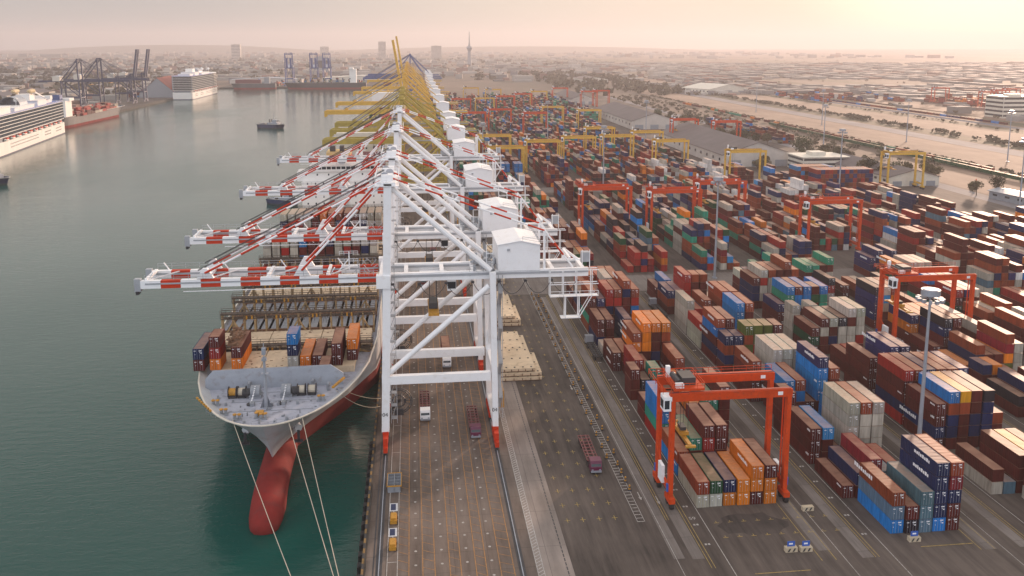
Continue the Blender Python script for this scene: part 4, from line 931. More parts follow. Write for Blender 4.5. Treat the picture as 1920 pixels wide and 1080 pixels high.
b = MB(); b.box(-9,2,Y0+20,Y0+32,20,40,0); b.box(-7.5,-5,Y0+22,Y0+26,40,42.5,1); b.box(-3,-1,Y0+22,Y0+26,40,42.5,1); b.box(-9.05,2.05,Y0+19.9,Y0+32.1,36.5,38.2,2); b.build('funnel', [mat('funnel_cream', (.6,.4,.14)), M['dark'], M['red']], P)
b = MB(); b.box(6,18,Y0+20,Y0+30,13,34,0); b.box(8,16,Y0+20,Y0+21,34,40,0); b.build('engine_casing', M['maroon'], P)
# containers carried by the ship
def ship_box(x, y, z, L_, c, lab): put_container(x, y, z, L_, c, lab, 'containers carried by the moored ship')
bx = SY+31.6; bz = 14.62
for x, y, cols, L_, nm in ((-51.6,bx-.2,'mn',40,'leftmost stack'),(-47.9,bx,'orm',20,'second stack from the left'),(-43.0,bx,'om',40,'stack under the rusty spreader'),(-30.2,bx,'wnb',20,'tank and blue stack amidships'),(-27.3,bx,'o',40,'single box right of the blue stack'),(-24.5,bx,'m',40,'low box in the middle right'),(-22.3,bx-6.4,'m',20,'small box before the maroon pair'),(-20.0,bx,'mm',40,'two tier stack left of the orange one'),(-16.6,bx+3,'mo',40,'rightmost stack')):
    for i, c in enumerate(cols): ship_box(x, y, bz+i*PITCH, L_, c, '%s container on the ship foredeck, %s tier, %s' % (CNAME[c], TIER[i], nm))
for cx0, cx1, yb, cols, tt in ((-50,-12.5,SY+121.3,'wwwwbmmnwwwww',4),(-51,-12.5,SY+166.3,'wwwwmoppmmwww',4)):
    for i, c in enumerate(cols):
        for z in range(tt):
            xx = cx0+(cx1-cx0-2.44)*i/12
            if z == tt-1: ship_box(xx, yb, bz+z*PITCH, 40, c, '%s container on the ship, %s from left, %s row behind the boom' % (CNAME[c], ('first','second','third','fourth','fifth','sixth','seventh','eighth','ninth','tenth','eleventh','twelfth','thirteenth')[i], ORD[0 if yb < SY+140 else 1]))
            else: mass_container(xx, yb, bz+z*PITCH, 40, c if rnd.random() < .6 else rnd.choice('mnwr'))
# rusty spreader gear lying on the second stack
b = MB(); q = random.Random(5)
for i in range(40): x, y = q.uniform(-1.2,1.4), q.uniform(0,10); z = q.uniform(0,2.2); b.beam((x,y,z),(x+q.uniform(-1,1),y+q.uniform(-2,2),z+q.uniform(-.5,1.2)),q.uniform(.15,.35))
b.box(-1.2,1.4,0,10,0,.35)
o = b.build('lashing_gear', M['rust']); tag(o, 'tangled rusty lashing gear heaped on the ship containers', 'lashing gear'); o.location = (-42.8, bx+.8, bz+2*PITCH-.02)
# mooring lines
def rope(pts, name, label, r=.065, grp='mooring lines of the ship'):
    m = MB()
    for a, b_ in zip(pts, pts[1:]): m.tube(a, b_, r, 6, cap=False)
    tag(m.build(name, M['rope']), label, 'rope', grp)
def sagline(a, b_, sag, n=14): a, b_ = Vector(a), Vector(b_); return [a.lerp(b_, i/n)-Vector((0,0,sag*4*(i/n)*(1-i/n))) for i in range(n+1)]
rope(sagline((-37.5,173.3,14.2),(-9.3,104,.4),1.2), 'mooring_rope', 'long pale mooring line from the left bow down past the bulb')
rope(sagline((-26.2,171.8,14.2),(-9.4,118,.4),.6), 'mooring_rope', 'left of two white mooring lines running from the right bow')
rope(sagline((-23.6,173.2,14.2),(-9.2,117,.4),.5), 'mooring_rope', 'right of two white mooring lines running from the right bow')
rope(sagline((-17.2,188,14.2),(-9.3,214,.4),.8), 'mooring_rope', 'upper short mooring line from the ship side to the quay')
rope(sagline((-18,187,14.2),(-9.3,209,.4),1.6), 'mooring_rope', 'lower short mooring line from the ship side to the quay')

# second container ship behind
P2 = thing('container_ship', 'second container ship with beige bridge behind the white cranes', 'ship', (-26,468,0))
ho, d = hull(P2, 230, 34, 12, [1.5], ['hullr','hullb']); d.build('deck', M['deck'], P2)
b = MB(); b.box(-14,15,22,34,12,38.5); b.box(-16,16,22,27,38.5,41); a_ = b.build('superstructure', M['cream'], P2)
for z in (20,24,28,32,36):
    for x in range(-12,14,4): b = MB(); b.box(x,x+.8,21.94,21.99,z,z+.9); b.build('window', M['glass'], a_)
for yb in (52,67,82,97,112,127,142,157):
    for i in range(11):
        for z in range(rnd.randint(2,5)): mass_container(-26-14.5+i*2.64, 468+yb, 12.1+z*PITCH, 40, rnd.choice('mrnbwsmg'))
P3 = thing('container_ship', 'third container ship moored under the bright yellow cranes', 'ship', (-26,735,0))
ho, d = hull(P3, 260, 36, 13, [1.5], ['hullr','hullb']); d.build('deck', M['deck'], P3)
b = MB(); b.box(-15,15,180,196,13,40); b.build('superstructure', M['hullw'], P3)
for yb in range(30,170,15):
    for i in range(11):
        for z in range(rnd.randint(2,5)): mass_container(-26-14.5+i*2.64, 735+yb, 13.1+z*PITCH, 40, rnd.choice('mrnbwsmg'))

# cruise ships: stern at origin, bow towards -y
def cruise(label, loc, rz, L, B, nd=6, tubs=True):
    P = thing('cruise_ship', label, 'cruise ship', loc, rz, 'cruise ships'); h = B/2
    def outline(z, grow=0, y0=0, y1=None):
        y1 = -L if y1 is None else y1; pts = []
        for v in (0,.6,2,4.5): pts.append((h-(4.5-v)**2*.16+grow, y0-v))
        pts += [(h+grow,-L*.4),(h+grow,-L*.72),(h*.93+grow,-L*.8),(h*.7,-L*.89),(h*.35,-L*.96),(0,y1)]
        return pts+[(-x,y) for x,y in pts[::-1][1:]]
    def slab(m, z0, z1, mi, grow=0, y0=0, top=None):
        pp = outline(z0, grow, y0); m.prism(pp[::-1], z0, z1, mi, top)
    m = MB(); slab(m, -4, -1.6, 1); slab(m, -1.6, 9.2, 0); hl = m.build('hull', [M['hullw'], M['dkblue']], P)
    m = MB()
    for row, z in enumerate((2.5,5.2)):
        for y in [-18-i*2.4 for i in range(9)]+[-58-i*2.4 for i in range(9)]+[-100-i*3 for i in range(28)]:
            for s_ in (-1,1): m.box(min(s_*h,s_*(h+.04)),max(s_*h,s_*(h+.04)),y-1.1,y,z,z+1.1)
    m.build('porthole', M['glass'], hl)
    m = MB(); slab(m, 9.2, 12.8, 1, -1.6, -2); slab(m, 12.8, 13.3, 0, .1, 0); m.build('boat_deck', [M['hullw'], M['grey']], P)
    for k in range(11):
        y = -16-k*17 
        if y > -L*.8:
            for s_ in (1,-1):
                m = MB(); x = s_*(h-.3); skin_tube(m, [(x,y-10,10.6,.3,.3),(x,y-9,10.4,1.2,1.1),(x,y-5,10.3,1.5,1.4),(x,y-1.5,10.4,1.2,1.1),(x,y-.5,10.6,.3,.3)], 10, 0); m.box(x-1.3,x+1.3,y-8.4,y-2,10.6,11.9,1)
                m.build('lifeboat', [M['hullw'], M['red']], P)
    m = MB(); z = 13.3
    for k in range(nd):
        slab(m, z, z+2.45, 1, -1.6, -1.6); slab(m, z+2.45, z+2.9, 0, 0, 0); 
        z += 2.9
    m.build('balcony_deck', [M['hullw'], M['dark']], P)
    m = MB()
    for y in [-3-i*3.2 for i in range(int(L*.72/3.2))]:
        for s_ in (-1,1): m.box(min(s_*(h-1.5),s_*(h-.25)),max(s_*(h-1.5),s_*(h-.25)),y-.12,y,13.3,z-.6)
    m.build('balcony_divider', M['grey'], P)
    m = MB(); m.prism([(h-.1,-1),(h-.1,-L*.7),(-h+.1,-L*.7),(-h+.1,-1)][::-1], z, z+.1, 1); m.rail([(h-.3,-2,z),(h-.3,-L*.7,z),],1.2,.15,6); m.rail([(h-.5,-2,z),(-h+.5,-2,z)],1.2,.15,3)
    for x0,x1,y0,y1,hh in ((-h+4,h-4,-150,-90,3),(-h+3,h-3,-200,-165,6),(-h+5,h-5,-75,-45,5),(-h+6,h-8,-38,-14,3)):
        if -y0 < L*.8: m.box(x0,x1,y0,y1,z+.1,z+hh,0); m.box(x0-.6,x1+.6,y0-.6,y1+.6,z+hh,z+hh+.35,0)
    m.build('top_deck', [M['hullw'], M['sign']], P)
    m = MB()
    for i in range(9):
        a0, a1 = math.pi*i/9, math.pi*(i+1)/9
        m.face([(9*math.cos(a0),-112,z+3+8*math.sin(a0)),(9*math.cos(a0),-88,z+3+8*math.sin(a0)),(9*math.cos(a1),-88,z+3+8*math.sin(a1)),(9*math.cos(a1),-112,z+3+8*math.sin(a1))])
        m.face([(0,-88,z+3),(9*math.cos(a1),-88,z+3+8*math.sin(a1)),(9*math.cos(a0),-88,z+3+8*math.sin(a0))][::-1])
    m.build('pool_roof', M['steel'], P)
    f = MB(); f.box(-6,6,-70,-54,z+5,z+11,0); f.build('funnel', M['hullw'], P)
    if tubs:
        for s_ in (-1,1): m = MB(); skin_tube(m, [(s_*7,-76,z+14,.8,.8),(s_*7,-74,z+14,1.9,1.9),(s_*7,-62,z+14,2.2,2.2),(s_*7,-58,z+14,1.6,1.6)], 12); m.beam((s_*7,-66,z+12.3),(s_*5,-62,z+10),.9); m.build('funnel_pod', mat('brass_paint', (.5,.38,.2), .35, .1), P, smooth=False)
        m = MB(); m.beam((8,-60,z+13),(11,-30,z+4),1.2,1); m.beam((-8,-60,z+13),(-11,-30,z+4),1.2,1); m.box(-15,15,-34,-26,z+4,z+7.5); m.box(-14.9,14.9,-26,-25.95,z+5.2,z+6.6); m.build('sports_bridge', M['hullw'], P)
    m = MB()
    for x,y in ((4,-104),(0,-150),(-5,-176),(6,-172)):
        if -y < L: skin_tube(m, [(x,y,z+8,.1,.1),(x,y-.6,z+8,1.8,1.8),(x,y-2,z+8,2.3,2.3),(x,y-3.4,z+8,1.8,1.8),(x,y-4,z+8,.1,.1)], 10); m.tube((x,y-2,z+2),(x,y-2,z+7),.4,8)
    m.tube((0,-184,z+5),(0,-184,z+18),.3,8); m.build('radar_dome', M['hullw'], P)
    return P
cruise('large white cruise ship at the left edge with brass funnel pods and red lifeboats', (-381,962,0), R(7), 290, 38, 6)
cruise('smaller white cruise ship beyond the cranes by the red roofed shed', (-381,1518,0), R(180), 240, 33, 8, False)
# cargo ship
P = thing('cargo_ship', 'small cargo ship with grey and red hull, white bridge aft, moored left', 'ship', (-384,1212,0), R(178))
ho, d = hull(P, 200, 23, 8.5, [.2], ['hullr','hulld'], bow=30, wl=40, stem=8); d.build('deck', M['deck'], P)
b = MB(); b.box(-9.5,9.5,176,193,8.5,27); b.box(-11.5,11.5,174,186,27,30); o = b.build('superstructure', M['hullw'], P); b = MB(); b.box(-4,4,186,193,27,34); b.build('funnel', M['blue'], P)
b = MB()
for i in range(8): b.box(-9+i*2.4,-9+i*2.4+1.7,172.9,173,28,29.2)
for z in (14,19,23):
    for x in (-6,2,5): b.box(x,x+1.6,193,193.06,z,z+1.4)
b.build('window', M['glass'], o)
for y in range(30,165,13):
    for i in range(7):
        for z in range(rnd.randint(0,3)): mass_container(-384-8.6+i*2.5, 1212-y-12, 8.6+z*PITCH, 40, rnd.choice('rrmrcw'))
P = thing('container_ship', 'long dark container ship across the basin under the pale blue cranes', 'ship', (-262,1862,0), R(-90))
ho, d = hull(P, 168, 26, 9, [.5], ['hullr','hullb'], bow=30, wl=40, stem=8); d.build('deck', M['deck'], P)
b = MB(); b.box(-10,10,134,148,9,38); b.box(-13,13,134,142,38,41); b.build('superstructure', M['hullw'], P)
for x in range(-235,-130,13):
    for i in range(8):
        for z in range(rnd.randint(1,4)): mass_container(x+rnd.uniform(0,4), 1851+i*2.6, 9.2+z*PITCH, 40, rnd.choice('smwbgm'))
P = thing('moored_barge', 'low red and grey freighter moored at the far end of the left shore', 'ship', (-370,1868,0), R(-90))
ho, d = hull(P, 90, 20, 8, [.5], ['hullr','hulld'], bow=20, wl=24, stem=5); d.build('deck', M['deck'], P)
b = MB(); b.box(-8,8,10,60,8,17); b.build('cargo_stack', M['maroon'], P); b = MB(); b.box(-8,8,68,78,8,22); b.build('superstructure', M['grey'], P)
def tug(label, loc, rz, sc_=1):
    P = thing('tugboat', label, 'tugboat', loc, rz, 'tugboats in the harbour')
    P.scale = (sc_,sc_,sc_)
    ho, d = hull(P, 32, 10.5, 1.2, [-1.6], ['hullb','dkblue'], bow=9, wl=12, stem=1.6, bulwark=1, stern=4); d.build('deck', M['grey'], P)
    b = MB(); b.box(-3.6,3.6,7,19,1.2,3.9); b.box(-2.8,2.8,8.5,14,3.9,6.8); w_ = b.build('deckhouse', M['steel'], P); b = MB()
    for x in (-2.4,-1.1,.2,1.5): b.box(x,x+.9,8.42,8.47,5.1,6.3)
    b.build('window', M['glass'], w_)
    b = MB(); b.tube((0,13,6.8),(0,13,14.5),.28,8); b.beam((-1.6,13,10.5),(1.6,13,10.5),.15); b.box(-.9,.9,12.6,13.2,8.6,9.4); b.build('mast', M['grey'], P)
    for x in (-2.2,2.2): b = MB(); b.tube((x,16.8,3.9),(x,17.2,7.6),.65,10); b.build('exhaust', M['dark'], P)
    b = MB(); b.tube((-1.4,24,2),(1.4,24,2),.9,10); b.build('towing_winch', M['dark'], P)
    return P
tug('dark tugboat alone in the middle of the harbour basin', (-140,985,0), R(68))
tug('dark tugboat at the left edge of the water', (-267,608,0), R(72))
tug('dark tugboat half hidden behind the second red striped boom', (-66,508,-.8), R(60), .66)

# ---------------------------------------------------------------- trucks and quay equipment
def truck(kind, loc, rz, label):
    P = thing('terminal_truck', label, 'truck', loc, rz, 'terminal trucks'); A = M[kind]
    b = MB(); x=1.2
    b.poly([(-x,0,.7),(x,0,.7),(x,0,1.7),(-x,0,1.7),(-x,.45,2.9),(x,.45,2.9),(x,2.3,3.0),(-x,2.3,3.0),(-x,2.3,.7),(x,2.3,.7)],[(0,1,2,3),(3,2,5,4),(4,5,6,7),(0,3,4,7,8),(1,9,6,5,2),(8,7,6,9)])
    cab = b.build('cab', A, P)
    b = MB(); b.poly([(-1.05,.03,1.8),(1.05,.03,1.8),(1.0,.38,2.7),(-1.0,.38,2.7)],[(0,1,2,3)]); 
    for s_ in (-1,1): b.face([(s_*1.215,.5,1.8),(s_*1.215,1.7,1.8),(s_*1.215,1.7,2.65),(s_*1.215,.7,2.65)][::(1 if s_ < 0 else -1)])
    b.build('windscreen', M['glass'], cab)
    b = MB(); b.box(-1.15,1.15,-.12,-.01,.55,.95); b.box(-1.0,-.6,-.02,.0,1.0,1.25); b.box(.6,1.0,-.02,0,1.0,1.25); b.build('bumper', M['steel'], cab)
    b = MB(); b.box(-.45,.45,2.32,6.5,.75,1.05); b.build('chassis', M['dark'], P)
    T_ = M['maroon' if kind != 'grey' else 'dark']; b = MB(); 
    for xx in (-.55,.55): b.beam((xx,3.6,1.3),(xx,16.2,1.3),.22,.35)
    for i in range(9): y = 3.8+i*1.5; b.beam((-1.22,y,1.38),(1.22,y,1.38),.3,.2)
    for xx in (-1.22,1.22): b.beam((xx,3.8,1.4),(xx,15.9,1.4),.14,.22)
    b.build('skeletal_trailer', T_, P)
    b = MB()
    for y in (.95,3.7,5.0,12.6,13.9,15.2):
        for xx in (-1,1): b.tube((xx-.16,y,.52),(xx+.16,y,.52),.5,12)
    b.build('wheels', M['black'], P)
    return P
truck('white', (1.8,199,0.05), 0, 'white cab truck with empty maroon trailer under the nearest quay crane')
truck('magenta', (13.2,188.4,0.05), 0, 'magenta cab truck with dark trailer beside the landside crane leg')
truck('white', (8.4,233.5,0.05), 0, 'white cab truck loaded with a maroon container, behind the first portal beam')
put_container(8.4-1.22, 237.6, 1.6, 40, 'm', 'maroon container riding on the truck under the second crane', 'containers on trucks')
truck('magenta', (37.2,169,0.05), R(-1), 'magenta cab truck with empty maroon trailer on the open asphalt')
truck('grey', (51.9,250.5,0.05), R(180), 'dark truck with empty trailer waiting beside the maroon containers')
truck('white', (51.8,395,0.05), R(180), 'white truck on the lane left of the second gantry')
truck('maroon', (3,318,0.05), 0, 'maroon truck on the quay beneath the third white crane'); truck('maroon', (8,368,0.05), 0, 'maroon truck on the quay before the fourth white crane')
truck('grey', (81.5,286,0.05), R(180), 'dark truck in the lane between the first two blocks')
def floodcart(loc, lab):
    P = thing('solar_light_cart', lab, 'light cart', loc, 0, 'yellow light carts on the quay'); P.scale = (.8,.85,.9)
    b = MB(); b.box(-.8,.8,0,3.2,.3,1.1); b.box(-.6,.6,.3,2.8,1.1,1.5); b.build('cart_body', M['tyel'], P); b = MB()
    for x in (-.85,.85):
        for y in (.5,2.7): b.tube((x-.12,y,.3),(x+.12,y,.3),.3,10)
    b.build('wheel', M['black'], P)
    b = MB(); b.poly([(-.95,3.3,1.5),(.95,3.3,1.5),(.95,5.2,2.3),(-.95,5.2,2.3)],[(0,1,2,3),(3,2,1,0)],0); b.poly([(-.7,3.5,1.62),(.5,3.5,1.62),(.5,5,2.25),(-.7,5,2.25)],[(0,1,2,3)],1); b.beam((0,3.2,.5),(0,4.4,1.8),.15,m=0); b.build('panel', [M['white'], M['dkblue']], P)
floodcart((-4.9,154,.06), 'yellow cart with white framed panel, farther of the pair by the quay rail'); floodcart((-4.9,145.2,.06), 'yellow cart with white framed panel, nearest the camera')
P = floodcart((-4.8,154.6,.06), 'yellow cart turned the other way beside the nearest cart') if False else None
P = thing('cargo_cage', 'grey divided steel cage with orange rim standing on the quay', 'cage', (-5.0,166.4,.06)); b = MB(); b.box(-1.3,1.3,0,5.2,0,.25,0)
for x in (-1.3,0,1.25): b.box(x-.05,x+.05,0,5.2,.25,1.5,0)
for y in (0,1.25,2.5,3.8,5.15): b.box(-1.28,1.28,y,y+.08,.25,1.46,0)
b.build('bins', M['grey'], P); b = MB(); b.box(-1.4,1.4,-.15,-.05,1.3,1.55); b.box(-1.4,1.4,5.3,5.4,1.3,1.55); b.box(-1.5,-1.4,-.1,5.3,1.3,1.55); b.box(1.4,1.5,-.1,5.3,1.3,1.55); b.build('rim', M['tyel'], P)
# hatch covers landed on the quay
def cover(x0, x1, y0, y1, z, lab):
    b = MB(); b.box(x0,x1,y0,y1,z+.22,z+.95,0); b.box(x0+.2,x1-.2,y0+.15,y1-.15,z,z+.22,1)
    for i in range(5):
        for j in range(3): xx, yy = x0+1+(x1-x0-2)*i/4, y0+1+(y1-y0-2)*j/2; b.box(xx-.22,xx+.22,yy-.22,yy+.22,z+.95,z+1.08,2)
    for i in range(6): xx = x0+.8+(x1-x0-1.6)*i/5; b.box(xx-.1,xx+.1,y0-.12,y0-.005,z+.1,z+.8,1)
    tag(b.build('hatch_cover', [M['cover'], M['rust'], M['dark']]), lab, 'hatch cover', 'hatch covers stacked on the quay')
LV = ['bottom','middle','top']
for gi, (yb, n, off) in enumerate(((222.4,3,0),(241.5,2,1.5),(268.6,3,0),(286.5,2,1),(318,3,0),(336,2,0),(360,3,0))):
    w1 = 33.6-off*.6
    for i in range(n): cover(20.6+.1*i, w1-(1.7 if i == n-1 else 0), yb+.5*i, yb+15.5+.5*i, .05+1.1*i, '%s pale hatch cover of the %s stack landside of the cranes' % (LV[i] if i < n-1 else 'top', ORD[gi]))
# delineators
b = MB(); b.box(-.4,.4,-.4,.4,0,.2,1); b.tube((0,0,.2),(0,0,1.1),.26,10,0,.16); b.tube((0,0,.55),(0,0,.8),.24,10,1,.2)
dl = b.build('lane_delineator', [M['tyel'], M['dark']]); tag(dl, 'yellow and black lane delineator in the double row across the asphalt', 'delineator', 'lane delineators'); dl.location = (41.0,176,.06)
for i in range(1, 22):
    y = 172+i*6.1; t = i/21
    dup(dl, (41.0+.8*t,y+3,.06), 0); dup(dl, (43.0+.9*t,y,.06), 0)
for i in range(4): dup(dl, (42.6,162+i*3.5,.06), 0)
def barrier(x, y, sign, lab):
    P = thing('concrete_barrier', lab, 'barrier', (x,y,.06), 0, 'concrete barriers with blue signs'); b = MB(); b.box(-1.1,1.1,0,.9,0,.85,0)
    for k in (-.55,.35): b.poly([(k-.25,-.006,.1),(k+.1,-.006,.1),(k+.45,-.006,.75),(k+.1,-.006,.75)],[(0,1,2,3)],1)
    b.build('block', [M['conc'], M['dark']], P)
    if sign: b = MB(); b.box(-.7,.7,.4,.5,.95,1.9); b.build('sign', M['sign'], P); b = MB(); b.box(-.4,.3,.385,.398,1.3,1.6); b.build('sign_mark', M['white'], P)
barrier(66.0,137.0,1,'left concrete barrier with blue sign in front of the nearest gantry'); barrier(68.7,136.8,1,'right concrete barrier with blue sign in front of the nearest gantry'); barrier(89.8,137.6,1,'concrete barrier with blue sign in front of the tall navy stack'); barrier(75.2,150,0,'plain concrete barrier at the right foot of the nearest gantry')
# lane numbers painted on the asphalt
for i in range(6): tag(text(str(59-2*i), (51.2,149.6+i*13.2,.07), 1.4, P_WH), kind='structure')

# ---------------------------------------------------------------- trees, buildings, far land
def leafy(name, seed, h=8, r=4.2, n=760):
    q = random.Random(seed); m = MB(); blobs = [(q.uniform(-r*.55,r*.55), q.uniform(-r*.55,r*.55), h*q.uniform(.5,.85), r*q.uniform(.35,.6)) for _ in range(7)]
    for i in range(n):
        bx_, by_, bz_, br = q.choice(blobs); v = Vector((q.gauss(0,1),q.gauss(0,1),q.gauss(0,1))).normalized()*br*q.uniform(.55,1.1); c = Vector((bx_,by_,bz_))+v*Vector((1,1,.8)).length/1.6
        a = Vector((q.uniform(-1,1),q.uniform(-1,1),q.uniform(-1,1))).normalized()*q.uniform(.3,.6); d_ = a.orthogonal().normalized()*q.uniform(.25,.5)
        m.face([c-a,c-d_,c+a,c+d_])
    t = MB(); t.tube((0,0,-.1),(0,0,h*.55),.32,7,0,.16)
    for bx_, by_, bz_, br in blobs[:5]: t.tube((0,0,h*.35),(bx_*.8,by_*.8,bz_),.13,5,0,.05)
    return m, t
trees = []
for k in range(4):
    m, t = leafy('tree', 10+k, 8+k, 4.2+.4*k); P = thing('tree', 'x', 'tree'); m.build('crown', LEAF if k % 2 else LEAF2, P); t.build('trunk', BARK, P); trees.append(P); P['group'] = 'trees among the yard buildings'
first = set(); used = 0
spots = []
for cx, cy, rx, ry, n, nm in ((370,455,12,16,7,'beside the tin shed'),(318,548,16,12,6,'behind the brown roofed shed'),(318,640,16,40,8,'behind the flat roofed offices'),(255,600,10,14,4,'left of the offices'),(300,760,20,40,8,'right of the middle warehouse'),(345,520,10,40,6,'along the inland road'),(300,980,22,60,8,'by the small white hall'),(460,520,8,60,7,'on the verge by the channel'),(660,700,10,150,10,'on the sandy inland strip')):
    for i in range(n): spots.append((cx+rnd.uniform(-rx,rx), cy+rnd.uniform(-ry,ry), nm, i))
for x, y, nm, i in spots:
    k = rnd.randrange(4); lab = '%s tree %s, %s of its clump from the front' % (('dry brown','dark green')[k % 2], nm, ORD[i])
    if k in first: o = dup(trees[k], (x,y,0), rnd.uniform(0,6), lab)
    else: first.add(k); o = trees[k]; o.location = (x,y,0); o['label'] = lab
    s_ = rnd.uniform(.8,1.5); o.scale = (s_,s_,s_*rnd.uniform(.8,1.1))
def shed(label, cx, cy, lx, ly, h, rh, wall='wall', roof='roofg', a=0, name='warehouse', doors=3):
    P = thing(name, label, 'building', (cx,cy,0), a)
    m = MB(); m.gable(0,0,lx,ly,h,rh,0,0,1); W_ = MB(); R2 = MB()
    for f, k in zip(m.f, m.m):
        (R2 if k else W_).face([m.v[i] for i in f])
    wo = W_.build('wall', M[wall], P); R2.build('roof', M[roof], P)
    for i in range(doors): x = -lx/2+lx*(i+.5)/doors; d_ = MB(); d_.box(x-lx*.09,x+lx*.09,-ly/2-.12,-ly/2-.02,0,h*.55); d_.build('door', M['grey'], wo)
    n = int(ly/9)
    for i in range(min(n,12)): y = -ly/2+ly*(i+.5)/min(n,12); d_ = MB(); d_.box(-lx/2-.12,-lx/2-.02,y-1.6,y+1.6,h*.45,h*.7); d_.build('window', M['glass'], wo)
    return P
shed('huge grey gabled warehouse with cream front behind the yellow gantries', 254,702,54,170,9,9)
shed('long grey roofed warehouse with white gable, farther up the yard', 256,1000,50,190,9,8)
shed('grey gabled warehouse farthest up the yard', 255,1370,36,150,8,7)
shed('brown roofed shed behind the tall yellow gantry', 312,572,26,60,6,5,'wall','roofg')
shed('brown roofed wing with white gable right of the tall yellow gantry', 318,530,34,22,6,4.5,'cream')
shed('low tin roofed shed standing alone at right', 348,447,14,54,4.5,1.2,'grey','steel', R(8))
shed('small white hall with grey roof beyond the long warehouse', 276,1130,22,26,7,4,'white')
shed('long white hall far up by the channel', 420,2050,60,120,9,5,'cream','roofg')
shed('large pale hall with white roof across the channel', 560,1580,90,80,9,8,'cream','cream',R(20))
shed('red roofed passenger shed on the left shore', -428,1620,60,150,7,26,'grey','roofr')
shed('long grey shed behind the dark navy cranes', -640,1500,60,180,10,5,'wall','roofg')
shed('tin shed on the left shore behind the cargo ship', -560,1130,40,120,7,4,'grey','steel')
shed('bluish long shed on the far shore', -330,2080,160,50,9,5,'wall','steel')
shed('wide pale shed on the far shore behind the blue cranes', -120,2150,180,60,10,5,'cream','cream')
def block(label, cx, cy, lx, ly, h, a=0, floors=3, wall='cream', name='office_building'):
    P = thing(name, label, 'building', (cx,cy,0), a); m = MB(); m.box(-lx/2,lx/2,-ly/2,ly/2,0,h); wo = m.build('wall', M[wall], P)
    m = MB(); m.box(-lx/2-.8,lx/2+.8,-ly/2-.8,ly/2+.8,h,h+.5); m.box(-lx*.2,lx*.1,-ly*.2,ly*.2,h+.5,h+3); m.build('roof', M[wall], P)
    for k in range(floors):
        z = h*(k+.35)/floors; m = MB(); m.box(-lx/2+.6,lx/2-.6,-ly/2-.06,-ly/2-.01,z,z+h/floors*.45); m.box(-lx/2-.06,-lx/2-.01,-ly/2+.6,ly/2-.6,z,z+h/floors*.45); m.build('window_band', M['glass'], wo)
    return P
block('flat roofed white office building between yard and channel', 292,600,34,26,10,0,3)
block('lower office wing beside the flat roofed offices', 268,640,24,30,7,0,2)
block('white five storey building in the glare at far right', 742,1010,50,34,26,0,5)
block('long brown hall before the white five storey building', 790,930,90,40,11,0,1,'wall')
block('pale high rise tower on the skyline left of centre', -175,5480,46,40,103,0,14,'wall','high_rise'); block('broad grey high rise on the skyline left of the tower', 150,5300,60,40,78,0,12,'wall','high_rise')
block('pale high rise on the far left skyline', -1030,5400,50,40,86,0,10,'wall','high_rise'); block('wide faint high rise beside the hill', -600,6300,60,40,70,0,10,'wall','high_rise')
block('grey silo block behind the blue cranes', -272,2750,42,30,50,0,1,'grey','silo')
P = thing('observation_tower', 'slim observation tower with round pod and needle on the skyline', 'tower', (231,3517,0))
m = MB(); m.tube((0,0,0),(0,0,62),9,12,0,6); m.tube((0,0,62),(0,0,74),6,12,0,12); m.tube((0,0,74),(0,0,80),12,12,0,10); m.tube((0,0,80),(0,0,92),5,12,0,3); m.build('shaft', M['grey'], P); m = MB(); m.tube((0,0,92),(0,0,138),2.6,8,0,1.2); m.build('needle', M['grey'], P)
# freight train
P = thing('freight_train', 'long line of mixed container wagons on the track beside the channel', 'train', (404,560,0))
for i in range(60):
    c = rnd.choice(['m','g','m','o','t','m','p']) ; 
    if rnd.random() < .15: continue
    me = CM[40][0]; o = bpy.data.objects.new('wagon', me); C.objects.link(o); o.parent = P; o.location = (0,i*14-120,1.1); o.color = (*COL[c],1)
P = thing('freight_train', 'green topped wagons on the inner siding', 'train', (396,470,0))
for i in range(40): me = CM[40][0]; o = bpy.data.objects.new('wagon', me); C.objects.link(o); o.parent = P; o.location = (0,i*13.2-60,1.0); o.color = (*COL['g' if i > 6 else 't'],1)
P = thing('freight_train', 'long purple and rust train in the glare beyond the sand', 'train', (655,900,0))
for i in range(50): me = CM[40][0]; o = bpy.data.objects.new('wagon', me); C.objects.link(o); o.parent = P; o.location = (0,i*14,1.0); o.color = (*COL[rnd.choice('mpub')],1)
# reach stacker and excavators
def digger(loc, rz, label, col='rtg'):
    P = thing('excavator', label, 'excavator', loc, rz, 'machines on the inland ground'); m = MB(); m.box(-1.6,1.6,-2,2,1,2.4); m.box(-1.4,-.2,-1.6,.2,2.4,3.6); m.build('body', M[col], P); m = MB(); m.box(-1.7,-1,-2.4,2.4,0,1); m.box(1,1.7,-2.4,2.4,0,1); m.build('track', M['dark'], P); m = MB(); m.beam((0,-1,2.2),(0,-5,5.5),.5); m.beam((0,-5,5.5),(0,-8,2),.4); m.box(-.6,.6,-8.6,-7.6,1,2.2); m.build('arm', M[col], P)
digger((396,470,0), 1, 'excavator near the tin shed at right'); digger((350,505,0), 2.4, 'excavator beside the inland road, left one'); digger((600,700,0), 2, 'orange excavator working on the sand'); digger((560,610,0), 4, 'yellow digger at the edge of the sand', 'tyel'); digger((230,480,0), 1.2, 'yellow machine before the purple container wall','tyel'); digger((215,470,0), 3, 'yellow machine left of the purple container wall','tyel')
